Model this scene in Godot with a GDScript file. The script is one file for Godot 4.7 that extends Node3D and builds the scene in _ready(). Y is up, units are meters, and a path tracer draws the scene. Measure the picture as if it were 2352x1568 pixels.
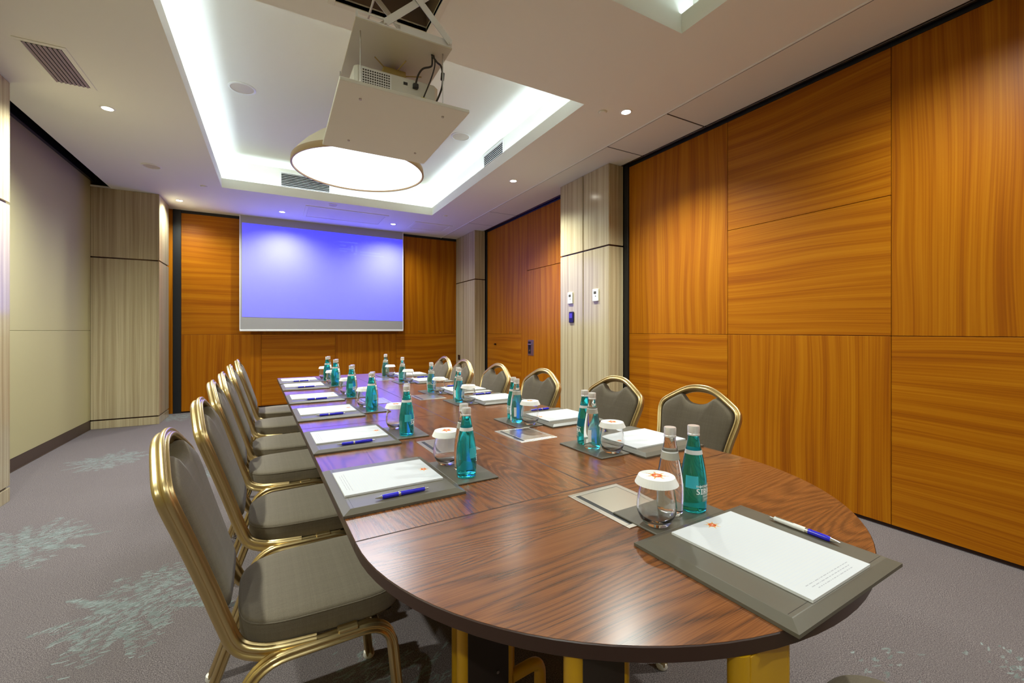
extends Node3D

# ---------------------------------------------------------------- mesh builder
class MB:
	var v := PackedVector3Array()
	var n := PackedVector3Array()
	var t := PackedVector2Array()
	var t2 := PackedVector2Array()
	var xf := Transform3D()
	var off := Vector2.ZERO
	var two := false

	func tri(a: Vector3, b: Vector3, c: Vector3, na: Vector3, nb: Vector3, nc: Vector3, ta := Vector2.ZERO, tb := Vector2.ZERO, tc := Vector2.ZERO) -> void:
		var p := [a, b, c]
		var q := [na, nb, nc]
		var u := [ta, tb, tc]
		var order := [0, 1, 2]
		if (b - a).cross(c - a).dot(na + nb + nc) > 0.0:
			order = [0, 2, 1]
		for k in order:
			v.append(xf * p[k])
			n.append((xf.basis * q[k]).normalized())
			t.append(u[k] + off)
			if two:
				t2.append(u[k])

	func quad(a: Vector3, b: Vector3, c: Vector3, d: Vector3, nn: Vector3, ta := Vector2.ZERO, tb := Vector2.ZERO, tc := Vector2.ZERO, td := Vector2.ZERO) -> void:
		tri(a, b, c, nn, nn, nn, ta, tb, tc)
		tri(a, c, d, nn, nn, nn, ta, tc, td)

	func quadn(a: Vector3, b: Vector3, c: Vector3, d: Vector3, na: Vector3, nb: Vector3, nc: Vector3, nd: Vector3, ta := Vector2.ZERO, tb := Vector2.ZERO, tc := Vector2.ZERO, td := Vector2.ZERO) -> void:
		tri(a, b, c, na, nb, nc, ta, tb, tc)
		tri(a, c, d, na, nc, nd, ta, tc, td)

	func uvf(p: Vector3, axis: int, g: int) -> Vector2:
		var o := [0, 1, 2]
		o.erase(axis)
		if g == o[0]:
			return Vector2(p[o[1]], p[o[0]])
		return Vector2(p[o[0]], p[o[1]])

	# chamfered box; g = axis the grain runs along
	func box(c: Vector3, s: Vector3, bev := 0.0, g := 1) -> MB:
		var h := s * 0.5
		var b := minf(bev, 0.45 * minf(s.x, minf(s.y, s.z)))
		for axis in 3:
			var o := [0, 1, 2]
			o.erase(axis)
			for sg in [-1.0, 1.0]:
				var pts := []
				for e in [[-1, -1], [1, -1], [1, 1], [-1, 1]]:
					var p := Vector3.ZERO
					p[axis] = sg * h[axis]
					p[o[0]] = e[0] * (h[o[0]] - b)
					p[o[1]] = e[1] * (h[o[1]] - b)
					pts.append(c + p)
				var nn := Vector3.ZERO
				nn[axis] = sg
				quad(pts[0], pts[1], pts[2], pts[3], nn, uvf(pts[0], axis, g), uvf(pts[1], axis, g), uvf(pts[2], axis, g), uvf(pts[3], axis, g))
		if b > 0.0:
			for axis in 3:
				var o := [0, 1, 2]
				o.erase(axis)
				for s0 in [-1.0, 1.0]:
					for s1 in [-1.0, 1.0]:
						var nn := Vector3.ZERO
						nn[o[0]] = s0
						nn[o[1]] = s1
						nn = nn.normalized()
						var pp := []
						for e in [[-1.0, 0], [1.0, 0], [1.0, 1], [-1.0, 1]]:
							var p := Vector3.ZERO
							p[axis] = e[0] * (h[axis] - b)
							p[o[0]] = s0 * (h[o[0]] - (b if e[1] == 0 else 0.0))
							p[o[1]] = s1 * (h[o[1]] - (0.0 if e[1] == 0 else b))
							pp.append(c + p)
						quad(pp[0], pp[1], pp[2], pp[3], nn, uvf(pp[0], o[0], g), uvf(pp[1], o[0], g), uvf(pp[2], o[0], g), uvf(pp[3], o[0], g))
			for sx in [-1.0, 1.0]:
				for sy in [-1.0, 1.0]:
					for sz in [-1.0, 1.0]:
						var nn := Vector3(sx, sy, sz).normalized()
						tri(c + Vector3(sx * h.x, sy * (h.y - b), sz * (h.z - b)), c + Vector3(sx * (h.x - b), sy * h.y, sz * (h.z - b)), c + Vector3(sx * (h.x - b), sy * (h.y - b), sz * h.z), nn, nn, nn)
		return self

	func bx(x0: float, x1: float, y0: float, y1: float, z0: float, z1: float, bev := 0.0, g := 1) -> MB:
		return box(Vector3(x0 + x1, y0 + y1, z0 + z1) * 0.5, Vector3(absf(x1 - x0), absf(y1 - y0), absf(z1 - z0)), bev, g)

	# profile of (radius, height) turned round the y axis through c
	func lathe(prof: Array, seg := 32, c := Vector3.ZERO, sharp := 0.75) -> MB:
		var m := prof.size()
		var sn := []
		for k in m - 1:
			var d: Vector2 = prof[k + 1] - prof[k]
			sn.append(Vector2(d.y, -d.x).normalized())
		for k in m - 1:
			var n0: Vector2 = sn[k]
			var n1: Vector2 = sn[k]
			if k > 0 and sn[k - 1].dot(sn[k]) > sharp:
				n0 = (sn[k - 1] + sn[k]).normalized()
			if k < m - 2 and sn[k + 1].dot(sn[k]) > sharp:
				n1 = (sn[k + 1] + sn[k]).normalized()
			var p0: Vector2 = prof[k]
			var p1: Vector2 = prof[k + 1]
			for j in seg:
				var a0 := TAU * j / seg
				var a1 := TAU * (j + 1) / seg
				var d0 := Vector3(cos(a0), 0, sin(a0))
				var d1 := Vector3(cos(a1), 0, sin(a1))
				var A := c + d0 * p0.x + Vector3.UP * p0.y
				var B := c + d1 * p0.x + Vector3.UP * p0.y
				var C := c + d1 * p1.x + Vector3.UP * p1.y
				var D := c + d0 * p1.x + Vector3.UP * p1.y
				var NA := d0 * n0.x + Vector3.UP * n0.y
				var NB := d1 * n0.x + Vector3.UP * n0.y
				var NC := d1 * n1.x + Vector3.UP * n1.y
				var ND := d0 * n1.x + Vector3.UP * n1.y
				var u0 := float(j) / seg
				var u1 := float(j + 1) / seg
				if p0.x > 1e-6:
					tri(A, B, C, NA, NB, NC, Vector2(u0, p0.y), Vector2(u1, p0.y), Vector2(u1, p1.y))
				if p1.x > 1e-6:
					tri(A, C, D, NA, NC, ND, Vector2(u0, p0.y), Vector2(u1, p1.y), Vector2(u0, p1.y))
		return self

	# sweep a 2D profile (u, w) along pts; u0 = first direction of the profile's u axis
	func sweep(pts: Array, prof: Array, u0: Vector3, capped := true) -> MB:
		var m := pts.size()
		var tang := []
		for k in m:
			var d: Vector3 = pts[mini(k + 1, m - 1)] - pts[maxi(k - 1, 0)]
			tang.append(d.normalized())
		var u: Vector3 = (u0 - tang[0] * u0.dot(tang[0])).normalized()
		var rings := []
		var norms := []
		var pm := prof.size()
		var pn := []
		for k in pm:
			var d: Vector2 = prof[(k + 1) % pm] - prof[(k + pm - 1) % pm]
			pn.append(Vector2(d.y, -d.x).normalized())
		for k in m:
			if k > 0:
				var ax: Vector3 = tang[k - 1].cross(tang[k])
				if ax.length() > 1e-6:
					u = u.rotated(ax.normalized(), tang[k - 1].angle_to(tang[k]))
				u = (u - tang[k] * u.dot(tang[k])).normalized()
			var w: Vector3 = tang[k].cross(u)
			var ring := []
			var rn := []
			for j in pm:
				ring.append(pts[k] + u * prof[j].x + w * prof[j].y)
				rn.append(u * pn[j].x + w * pn[j].y)
			rings.append(ring)
			norms.append(rn)
		for k in m - 1:
			for j in pm:
				var j2 := (j + 1) % pm
				quadn(rings[k][j], rings[k][j2], rings[k + 1][j2], rings[k + 1][j], norms[k][j], norms[k][j2], norms[k + 1][j2], norms[k + 1][j])
		if capped:
			for e in [0, m - 1]:
				var nn: Vector3 = -tang[0] if e == 0 else tang[m - 1]
				for j in pm:
					tri(pts[e], rings[e][j], rings[e][(j + 1) % pm], nn, nn, nn)
		return self

	func rod(a: Vector3, b: Vector3, r: float, seg := 10) -> MB:
		var prof := []
		for j in seg:
			prof.append(Vector2(cos(TAU * j / seg), sin(TAU * j / seg)) * r)
		var d := (b - a).normalized()
		return sweep([a, b], prof, Vector3.RIGHT if absf(d.x) < 0.8 else Vector3.UP)

	func tube(pts: Array, r: float, seg := 8) -> MB:
		var prof := []
		for j in seg:
			prof.append(Vector2(cos(TAU * j / seg), sin(TAU * j / seg)) * r)
		var d: Vector3 = (pts[1] - pts[0]).normalized()
		return sweep(pts, prof, Vector3.RIGHT if absf(d.x) < 0.8 else Vector3.UP)

	# polygon (x, z) extruded from y0 to y1, with a chamfer b at the top and bottom edge
	func prism(poly: Array, y0: float, y1: float, b := 0.0, g := 2) -> MB:
		var pk := PackedVector2Array(poly)
		if Geometry2D.is_polygon_clockwise(pk):
			pk.reverse()
		var m := pk.size()
		var en := []
		for k in m:
			var d := pk[(k + 1) % m] - pk[k]
			en.append(Vector2(d.y, -d.x).normalized())
		var vin := []
		for k in m:
			vin.append((en[k] + en[(k + m - 1) % m]).normalized())
		var inn := PackedVector2Array()
		for k in m:
			inn.append(pk[k] - vin[k] * b)
		var idx := Geometry2D.triangulate_polygon(inn)
		for k in range(0, idx.size(), 3):
			for yy in [[y1, Vector3.UP], [y0, Vector3.DOWN]]:
				var P := []
				var U := []
				for e in 3:
					var q: Vector2 = inn[idx[k + e]]
					P.append(Vector3(q.x, yy[0], q.y))
					U.append(Vector2(q.x, q.y) if g == 2 else Vector2(q.y, q.x))
				tri(P[0], P[1], P[2], yy[1], yy[1], yy[1], U[0], U[1], U[2])
		var run := 0.0
		for k in m:
			var k2 := (k + 1) % m
			var na2: Vector2 = en[k]
			var nb2: Vector2 = en[k]
			if en[(k + m - 1) % m].dot(en[k]) > 0.85:
				na2 = vin[k]
			if en[k2].dot(en[k]) > 0.85:
				nb2 = vin[k2]
			var NA := Vector3(na2.x, 0, na2.y)
			var NB := Vector3(nb2.x, 0, nb2.y)
			var l := pk[k].distance_to(pk[k2])
			var a := pk[k]
			var c := pk[k2]
			quadn(Vector3(a.x, y0 + b, a.y), Vector3(c.x, y0 + b, c.y), Vector3(c.x, y1 - b, c.y), Vector3(a.x, y1 - b, a.y), NA, NB, NB, NA, Vector2(y0, run), Vector2(y0, run + l), Vector2(y1, run + l), Vector2(y1, run))
			if b > 0.0:
				var ia := inn[k]
				var ic := inn[k2]
				for e in [[y1, y1 - b, Vector3.UP], [y0, y0 + b, Vector3.DOWN]]:
					var MA: Vector3 = (NA + e[2]).normalized()
					var MB_: Vector3 = (NB + e[2]).normalized()
					quadn(Vector3(a.x, e[1], a.y), Vector3(c.x, e[1], c.y), Vector3(ic.x, e[0], ic.y), Vector3(ia.x, e[0], ia.y), MA, MB_, MB_, MA, Vector2(a.x, a.y), Vector2(c.x, c.y), Vector2(ic.x, ic.y), Vector2(ia.x, ia.y))
			run += l
		return self

	# stack of rings of equal length, joined; capped with fans at both ends
	func rings(rs: Array, cap := true) -> MB:
		var m := rs.size()
		var q: int = rs[0].size()
		var cen := []
		for k in m:
			var s := Vector3.ZERO
			for p in rs[k]:
				s += p
			cen.append(s / q)
		var mid: Vector3 = (cen[0] + cen[m - 1]) * 0.5
		var nr := []
		for k in m:
			var row := []
			for j in q:
				var dj: Vector3 = rs[k][(j + 1) % q] - rs[k][(j + q - 1) % q]
				var dk: Vector3 = rs[mini(k + 1, m - 1)][j] - rs[maxi(k - 1, 0)][j]
				var nn := dj.cross(dk).normalized()
				if nn.length() < 0.5:
					nn = (rs[k][j] - mid).normalized()
				if nn.dot(rs[k][j] - mid) < 0.0:
					nn = -nn
				row.append(nn)
			nr.append(row)
		for k in m - 1:
			for j in q:
				var j2 := (j + 1) % q
				quadn(rs[k][j], rs[k][j2], rs[k + 1][j2], rs[k + 1][j], nr[k][j], nr[k][j2], nr[k + 1][j2], nr[k + 1][j])
		if cap:
			for e in [0, m - 1]:
				var cn := Vector3.ZERO
				for p in nr[e]:
					cn += p
				cn = cn.normalized()
				for j in q:
					tri(cen[e], rs[e][j], rs[e][(j + 1) % q], cn, cn, cn)
		return self

	func mesh() -> ArrayMesh:
		var arr := []
		arr.resize(Mesh.ARRAY_MAX)
		arr[Mesh.ARRAY_VERTEX] = v
		arr[Mesh.ARRAY_NORMAL] = n
		arr[Mesh.ARRAY_TEX_UV] = t
		if two:
			arr[Mesh.ARRAY_TEX_UV2] = t2
		var am := ArrayMesh.new()
		am.add_surface_from_arrays(Mesh.PRIMITIVE_TRIANGLES, arr)
		return am

# ---------------------------------------------------------------- shorthand
const H := 2.914          # ceiling
const TH := 0.75          # table top
const XR := 3.244         # right partition
const ZB := -7.72         # far wall
const ZN := 3.0           # wall behind the camera
var M := {}
var used := {}

func numbered(called: String) -> String:
	if not used.has(called):
		used[called] = 0
		return called
	used[called] += 1
	return "%s_%03d" % [called, used[called]]

func obj(called: String, mb, m: Material, parent: Node3D = null) -> MeshInstance3D:
	var o := MeshInstance3D.new()
	o.mesh = mb.mesh() if mb is MB else mb
	o.material_override = null
	if o.mesh is ArrayMesh:
		o.mesh.surface_set_material(0, m)
	else:
		o.material_override = m
	if parent == null:
		o.name = numbered(called)
		add_child(o)
	else:
		o.name = called
		parent.add_child(o, true)
	return o

func tag(o: Node3D, label: String, category: String, group := "") -> Node3D:
	o.set_meta("label", label)
	o.set_meta("category", category)
	if group != "":
		o.set_meta("group", group)
	return o

func thing(called: String, label: String, category: String, at := Vector3.ZERO, turn := 0.0, group := "") -> Node3D:
	var o := Node3D.new()
	o.name = numbered(called)
	add_child(o)
	o.position = at
	o.rotation.y = turn
	tag(o, label, category, group)
	return o

func struct(called: String, mb, m: Material, label := "") -> MeshInstance3D:
	var o := obj(called, mb, m)
	o.set_meta("kind", "structure")
	if label != "":
		o.set_meta("label", label)
	return o

func copy(o: Node3D, base: String, label: String, at: Vector3, turn := 0.0) -> Node3D:
	var c: Node3D = o.duplicate()
	c.name = numbered(base)
	add_child(c)
	c.position = at
	c.rotation.y = turn
	c.set_meta("label", label)
	return c

func mat(c: Color, rough := 0.6, metal := 0.0, spec := 0.5) -> StandardMaterial3D:
	var m := StandardMaterial3D.new()
	m.albedo_color = c
	m.roughness = rough
	m.metallic = metal
	m.metallic_specular = spec
	return m

func tex(m: StandardMaterial3D, im: Image, scale := Vector3.ONE) -> StandardMaterial3D:
	m.albedo_texture = ImageTexture.create_from_image(im)
	m.uv1_scale = scale
	return m

func noise(seed_: int, freq: float, oct := 3) -> FastNoiseLite:
	var f := FastNoiseLite.new()
	f.seed = seed_
	f.noise_type = FastNoiseLite.TYPE_SIMPLEX_SMOOTH
	f.frequency = freq
	f.fractal_octaves = oct
	return f

func catmull(p: Array, per := 6) -> Array:
	var out := []
	var m := p.size()
	for k in m - 1:
		var a: Vector3 = p[maxi(k - 1, 0)]
		var b: Vector3 = p[k]
		var c: Vector3 = p[k + 1]
		var d: Vector3 = p[mini(k + 2, m - 1)]
		for j in per:
			out.append(b.cubic_interpolate(c, a, d, float(j) / per))
	out.append(p[m - 1])
	return out

# rounds the corners of a polyline
func rounded(p: Array, r: float, per := 6) -> Array:
	var out := [p[0]]
	for k in range(1, p.size() - 1):
		var a: Vector3 = p[k - 1]
		var b: Vector3 = p[k]
		var c: Vector3 = p[k + 1]
		var rr := minf(r, 0.48 * minf(a.distance_to(b), b.distance_to(c)))
		var s := b + (a - b).normalized() * rr
		var e := b + (c - b).normalized() * rr
		for j in per + 1:
			var q := float(j) / per
			out.append(s.lerp(b, q).lerp(b.lerp(e, q), q))
	out.append(p[p.size() - 1])
	return out

# ---------------------------------------------------------------- textures (computed)
func wood_image(w: int, h: int, seed_: int, dark: Color, mid: Color, light: Color, lines: float) -> Image:
	var im := Image.create(w, h, false, Image.FORMAT_RGB8)
	var a := noise(seed_, 1.0, 2)
	var b := noise(seed_ + 7, 1.0, 2)
	var c := noise(seed_ + 13, 1.0, 1)
	for y in h:
		var fy := float(y) / h
		for x in w:
			var fx := float(x) / w
			var wob := 0.012 * c.get_noise_2d(fx * 3.0, fy * 3.0)
			var s := a.get_noise_2d((fx + wob) * 22.0, fy * 1.1)
			var fine := b.get_noise_2d((fx + wob) * lines, fy * 2.2)
			var k := clampf(0.5 + 0.5 * s + 0.42 * fine, 0.0, 1.0)
			im.set_pixel(x, y, dark.lerp(mid, k * 2.0) if k < 0.5 else mid.lerp(light, k * 2.0 - 1.0))
	return im

func table_image() -> Image:
	# flat-sawn veneer: cathedrals and fine pores; u across, v along the grain
	var w := 1024
	var h := 1024
	var im := Image.create(w, h, false, Image.FORMAT_RGB8)
	var a := noise(31, 1.0, 2)
	var b := noise(32, 1.0, 1)
	var c := noise(33, 1.0, 2)
	var dark := Color8(62, 36, 20)
	var mid := Color8(116, 68, 32)
	var light := Color8(142, 86, 42)
	for y in h:
		var fy := float(y) / h
		for x in w:
			var fx := float(x) / w
			# book-matched leaves of plain-sawn veneer: nested arches, straight at their sides
			var lx := absf(fposmod(fx * 2.6 + 0.3, 2.0) - 1.0) - 0.5 + 0.12 * a.get_noise_2d(fx * 2.0, fy * 1.6)
			var f := 2.6 * lx * lx - 0.5 * fy + 0.5 * a.get_noise_2d(fx * 2.4 + 9.0, fy * 1.1)
			var ring := pow(0.5 + 0.5 * sin(f * 58.0 + 1.6 * c.get_noise_2d(fx * 30.0, fy * 3.0)), 0.6)
			var pore := b.get_noise_2d(fx * 380.0, fy * 6.0)
			var k := clampf(0.28 + 0.42 * ring + 0.3 * pore, 0.0, 1.0)
			im.set_pixel(x, y, dark.lerp(mid, k * 2.0) if k < 0.5 else mid.lerp(light, k * 2.0 - 1.0))
	return im

func stone_image() -> Image:
	var w := 512
	var h := 1024
	var im := Image.create(w, h, false, Image.FORMAT_RGB8)
	var a := noise(51, 1.0, 3)
	var b := noise(52, 1.0, 2)
	var c := noise(53, 1.0, 2)
	for y in h:
		var fy := float(y) / h
		for x in w:
			var fx := float(x) / w
			var wob := 0.006 * c.get_noise_2d(fx * 2.0, fy * 3.0)
			var s := a.get_noise_2d((fx + wob) * 16.0, fy * 0.35)
			var g := b.get_noise_2d((fx + wob) * 64.0, fy * 2.5)
			var gr := c.get_noise_2d(fx * 220.0, fy * 220.0)
			var k := clampf(0.5 + 0.6 * s + 0.3 * g + 0.14 * gr, 0.0, 1.0)
			im.set_pixel(x, y, Color8(160, 143, 108).lerp(Color8(198, 184, 148), k))
	return im

func speckle(seed_: int, size: int, freq: float, c0: Color, c1: Color) -> Image:
	var im := Image.create(size, size, false, Image.FORMAT_RGB8)
	var a := noise(seed_, freq, 2)
	var r := RandomNumberGenerator.new()
	r.seed = seed_
	for y in size:
		for x in size:
			# wrapped by blending so that the tile repeats
			var fx := float(x) / size
			var fy := float(y) / size
			var s := lerpf(lerpf(a.get_noise_2d(x, y), a.get_noise_2d(x - size, y), fx), lerpf(a.get_noise_2d(x, y - size), a.get_noise_2d(x - size, y - size), fx), fy)
			im.set_pixel(x, y, c0.lerp(c1, clampf(0.5 + 0.9 * s + 0.22 * (r.randf() - 0.5), 0.0, 1.0)))
	return im

func weave_image() -> Image:
	var s := 256
	var im := Image.create(s, s, false, Image.FORMAT_RGB8)
	var r := RandomNumberGenerator.new()
	r.seed = 5
	var warp := []
	var weft := []
	for k in 64:
		warp.append(r.randf())
		weft.append(r.randf())
	for y in s:
		for x in s:
			var i := x / 4
			var j := y / 4
			var over := (i + j) % 2 == 0
			var k: float = 0.42 + 0.16 * (warp[i] if over else weft[j]) + 0.45 * (r.randf() - 0.5)
			if x % 4 == 0 or y % 4 == 0:
				k -= 0.12
			im.set_pixel(x, y, Color8(84, 76, 62).lerp(Color8(148, 136, 116), clampf(k, 0.0, 1.0)))
	return im

func strokes_image() -> Image:
	# sprigs of teal yarn in the carpet: 5.6 m (x) by 4 m (z) on 2048 pixels a side
	var s := 2048
	var im := Image.create(s, s, false, Image.FORMAT_RGBA8)
	im.fill(Color(0.5, 0.58, 0.56, 0.0))
	var r := RandomNumberGenerator.new()
	r.seed = 21
	var wind := noise(77, 1.6, 1)
	# centre x, z, half sizes, number of strokes
	var pats := [[-1.22, -3.4, 0.38, 0.36, 1500], [-0.52, -2.42, 0.36, 0.36, 1500], [-1.34, -5.26, 0.34, 0.36, 1200], [-0.5, -4.3, 0.2, 0.24, 450], [1.88, -0.72, 0.2, 0.12, 26], [0.28, -1.35, 0.35, 0.4, 900], [2.5, -2.4, 0.4, 0.36, 900], [1.2, -3.1, 0.4, 0.36, 900], [2.3, -4.35, 0.2, 0.3, 160], [0.3, -3.6, 0.3, 0.3, 300]]
	for p in pats:
		for k in int(p[4]):
			var ang := r.randf() * TAU
			var rad := sqrt(r.randf())
			var x: float = p[0] + cos(ang) * rad * p[2] * (0.75 + 0.5 * wind.get_noise_2d(ang * 2.0, p[0] * 9.0))
			var z: float = p[1] + sin(ang) * rad * p[3] * (0.75 + 0.5 * wind.get_noise_2d(ang * 2.0 + 30.0, p[1] * 9.0))
			var dir := -0.22 + r.randfn(0.0, 0.28) + 0.5 * wind.get_noise_2d(x, z)
			var bend := r.randf_range(-9.0, 9.0)
			var length := r.randf_range(0.012, 0.034)
			var g := r.randf_range(-0.08, 0.1)
			var col := Color(0.46 + g, 0.505 + g, 0.49 + g, r.randf_range(0.45, 0.85))
			var t := 0.0
			while t < length:
				var a := dir + bend * t
				x += cos(a) * 0.0016
				z += sin(a) * 0.0016
				t += 0.0016
				var px := int(fposmod(x / 5.6, 1.0) * s)
				var pz := int(fposmod(z / 4.0, 1.0) * s)
				im.set_pixel(px, pz, col)
				im.set_pixel(px, (pz + 1) % s, col)
				if t > length * 0.15 and t < length * 0.8:
					im.set_pixel((px + 1) % s, pz, col)
					im.set_pixel(px, (pz + 2) % s, col)
	return im

# the sun-like emblem printed on notepads and glass covers
func draw_emblem(im: Image, cx: float, cy: float, rad: float) -> void:
	var R := int(rad * 2.6)
	for y in range(int(cy) - R, int(cy) + R + 1):
		for x in range(int(cx) - R, int(cx) + R + 1):
			if x < 0 or y < 0 or x >= im.get_width() or y >= im.get_height():
				continue
			var d := Vector2(x - cx, (y - cy) * 1.05)
			var l := d.length() / rad
			var a := atan2(d.y, d.x)
			if l < 0.82:
				var letter := (absf(absf(d.x / rad) - 0.3) < 0.1 and absf(d.y / rad) < 0.34) or (absf(d.y / rad) < 0.09 and absf(d.x / rad) < 0.4)
				im.set_pixel(x, y, Color8(255, 226, 190) if letter else Color8(226, 96, 44))
			elif l < 1.0:
				im.set_pixel(x, y, Color8(176, 48, 22))
			elif l < 1.22:
				im.set_pixel(x, y, Color8(240, 178, 84))
			elif l < 2.3:
				var ray := absf(fposmod(a * 7.0 / TAU + 0.25, 1.0) - 0.5)
				var wide := 0.19 * (1.0 - (l - 1.2) / 1.15) + 0.03 * sin(l * 9.0)
				if ray < wide:
					im.set_pixel(x, y, Color8(214, 140, 52) if ray < wide * 0.6 else Color8(236, 196, 130))

func paper_image() -> Image:
	var w := 400
	var h := 540
	var im := Image.create(w, h, false, Image.FORMAT_RGB8)
	im.fill(Color8(206, 207, 208))
	for k in range(90, 470, 14):
		im.fill_rect(Rect2i(24, k, w - 48, 1), Color8(196, 202, 214))
	var r := RandomNumberGenerator.new()
	r.seed = 9
	for k in 3:
		var x := 60 + k * 14
		while x < w - 60 - k * 14:
			var l := r.randi_range(5, 22)
			im.fill_rect(Rect2i(x, 488 + k * 13, l, 3), Color8(168, 168, 174))
			x += l + 5
	draw_emblem(im, w * 0.5, 46.0, 15.0)
	return im

func cover_image() -> Image:
	var im := Image.create(192, 192, false, Image.FORMAT_RGB8)
	im.fill(Color8(244, 243, 238))
	draw_emblem(im, 96, 96, 28.0)
	return im

func screen_image() -> Image:
	# the projector's idle picture: plain violet blue with a faint menu
	var im := Image.create(512, 300, false, Image.FORMAT_RGB8)
	var c := Color8(24, 30, 250)
	im.fill(c)
	var d := Color8(50, 62, 252)
	for q in [[290, 28, 62, 4], [290, 40, 22, 4], [290, 52, 40, 4], [330, 40, 6, 22], [344, 40, 6, 22], [338, 66, 10, 6], [360, 58, 70, 5], [360, 68, 84, 4], [290, 60, 26, 4]]:
		im.fill_rect(Rect2i(q[0], q[1], q[2], q[3]), d)
	return im

# ---------------------------------------------------------------- scene
func _ready() -> void:
	# camera: shift lens, level, turned 28.8 degrees to the right of the room's axis
	var cam := Camera3D.new()
	cam.name = "camera"
	cam.projection = Camera3D.PROJECTION_FRUSTUM
	cam.near = 0.05
	cam.far = 60.0
	cam.size = 0.05 * 1568.0 / 993.7
	cam.frustum_offset = Vector2(0, -0.05 * 26.0 / 993.7)
	cam.position = Vector3(0, 1.19, 0)
	cam.rotation_degrees = Vector3(0, -28.783, 0)
	add_child(cam)
	cam.current = true

	var we := WorldEnvironment.new()
	we.name = "environment"
	var env := Environment.new()
	env.background_mode = Environment.BG_COLOR
	env.background_color = Color.BLACK
	env.tonemap_mode = Environment.TONE_MAPPER_LINEAR
	env.tonemap_exposure = 2.05
	env.sdfgi_enabled = true
	env.ssao_enabled = true
	env.ssil_enabled = true
	we.environment = env
	add_child(we)

	make_materials()
	room_shell()
	ceiling_shell()
	pillars()
	lights()
	screen()
	projector_lift()
	ceiling_fittings()
	wall_fittings()
	tables()
	chairs()
	places()

# brightness of the lamps the room has
const E_COVE := 3.6
const E_PENDANT := 2.2
const E_SPOT := 4.4
const E_SCREEN := 0.24
const COVE_C := Color(0.86, 0.93, 1.0)
const SPOT_C := Color(0.97, 1.0, 0.97)

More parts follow.
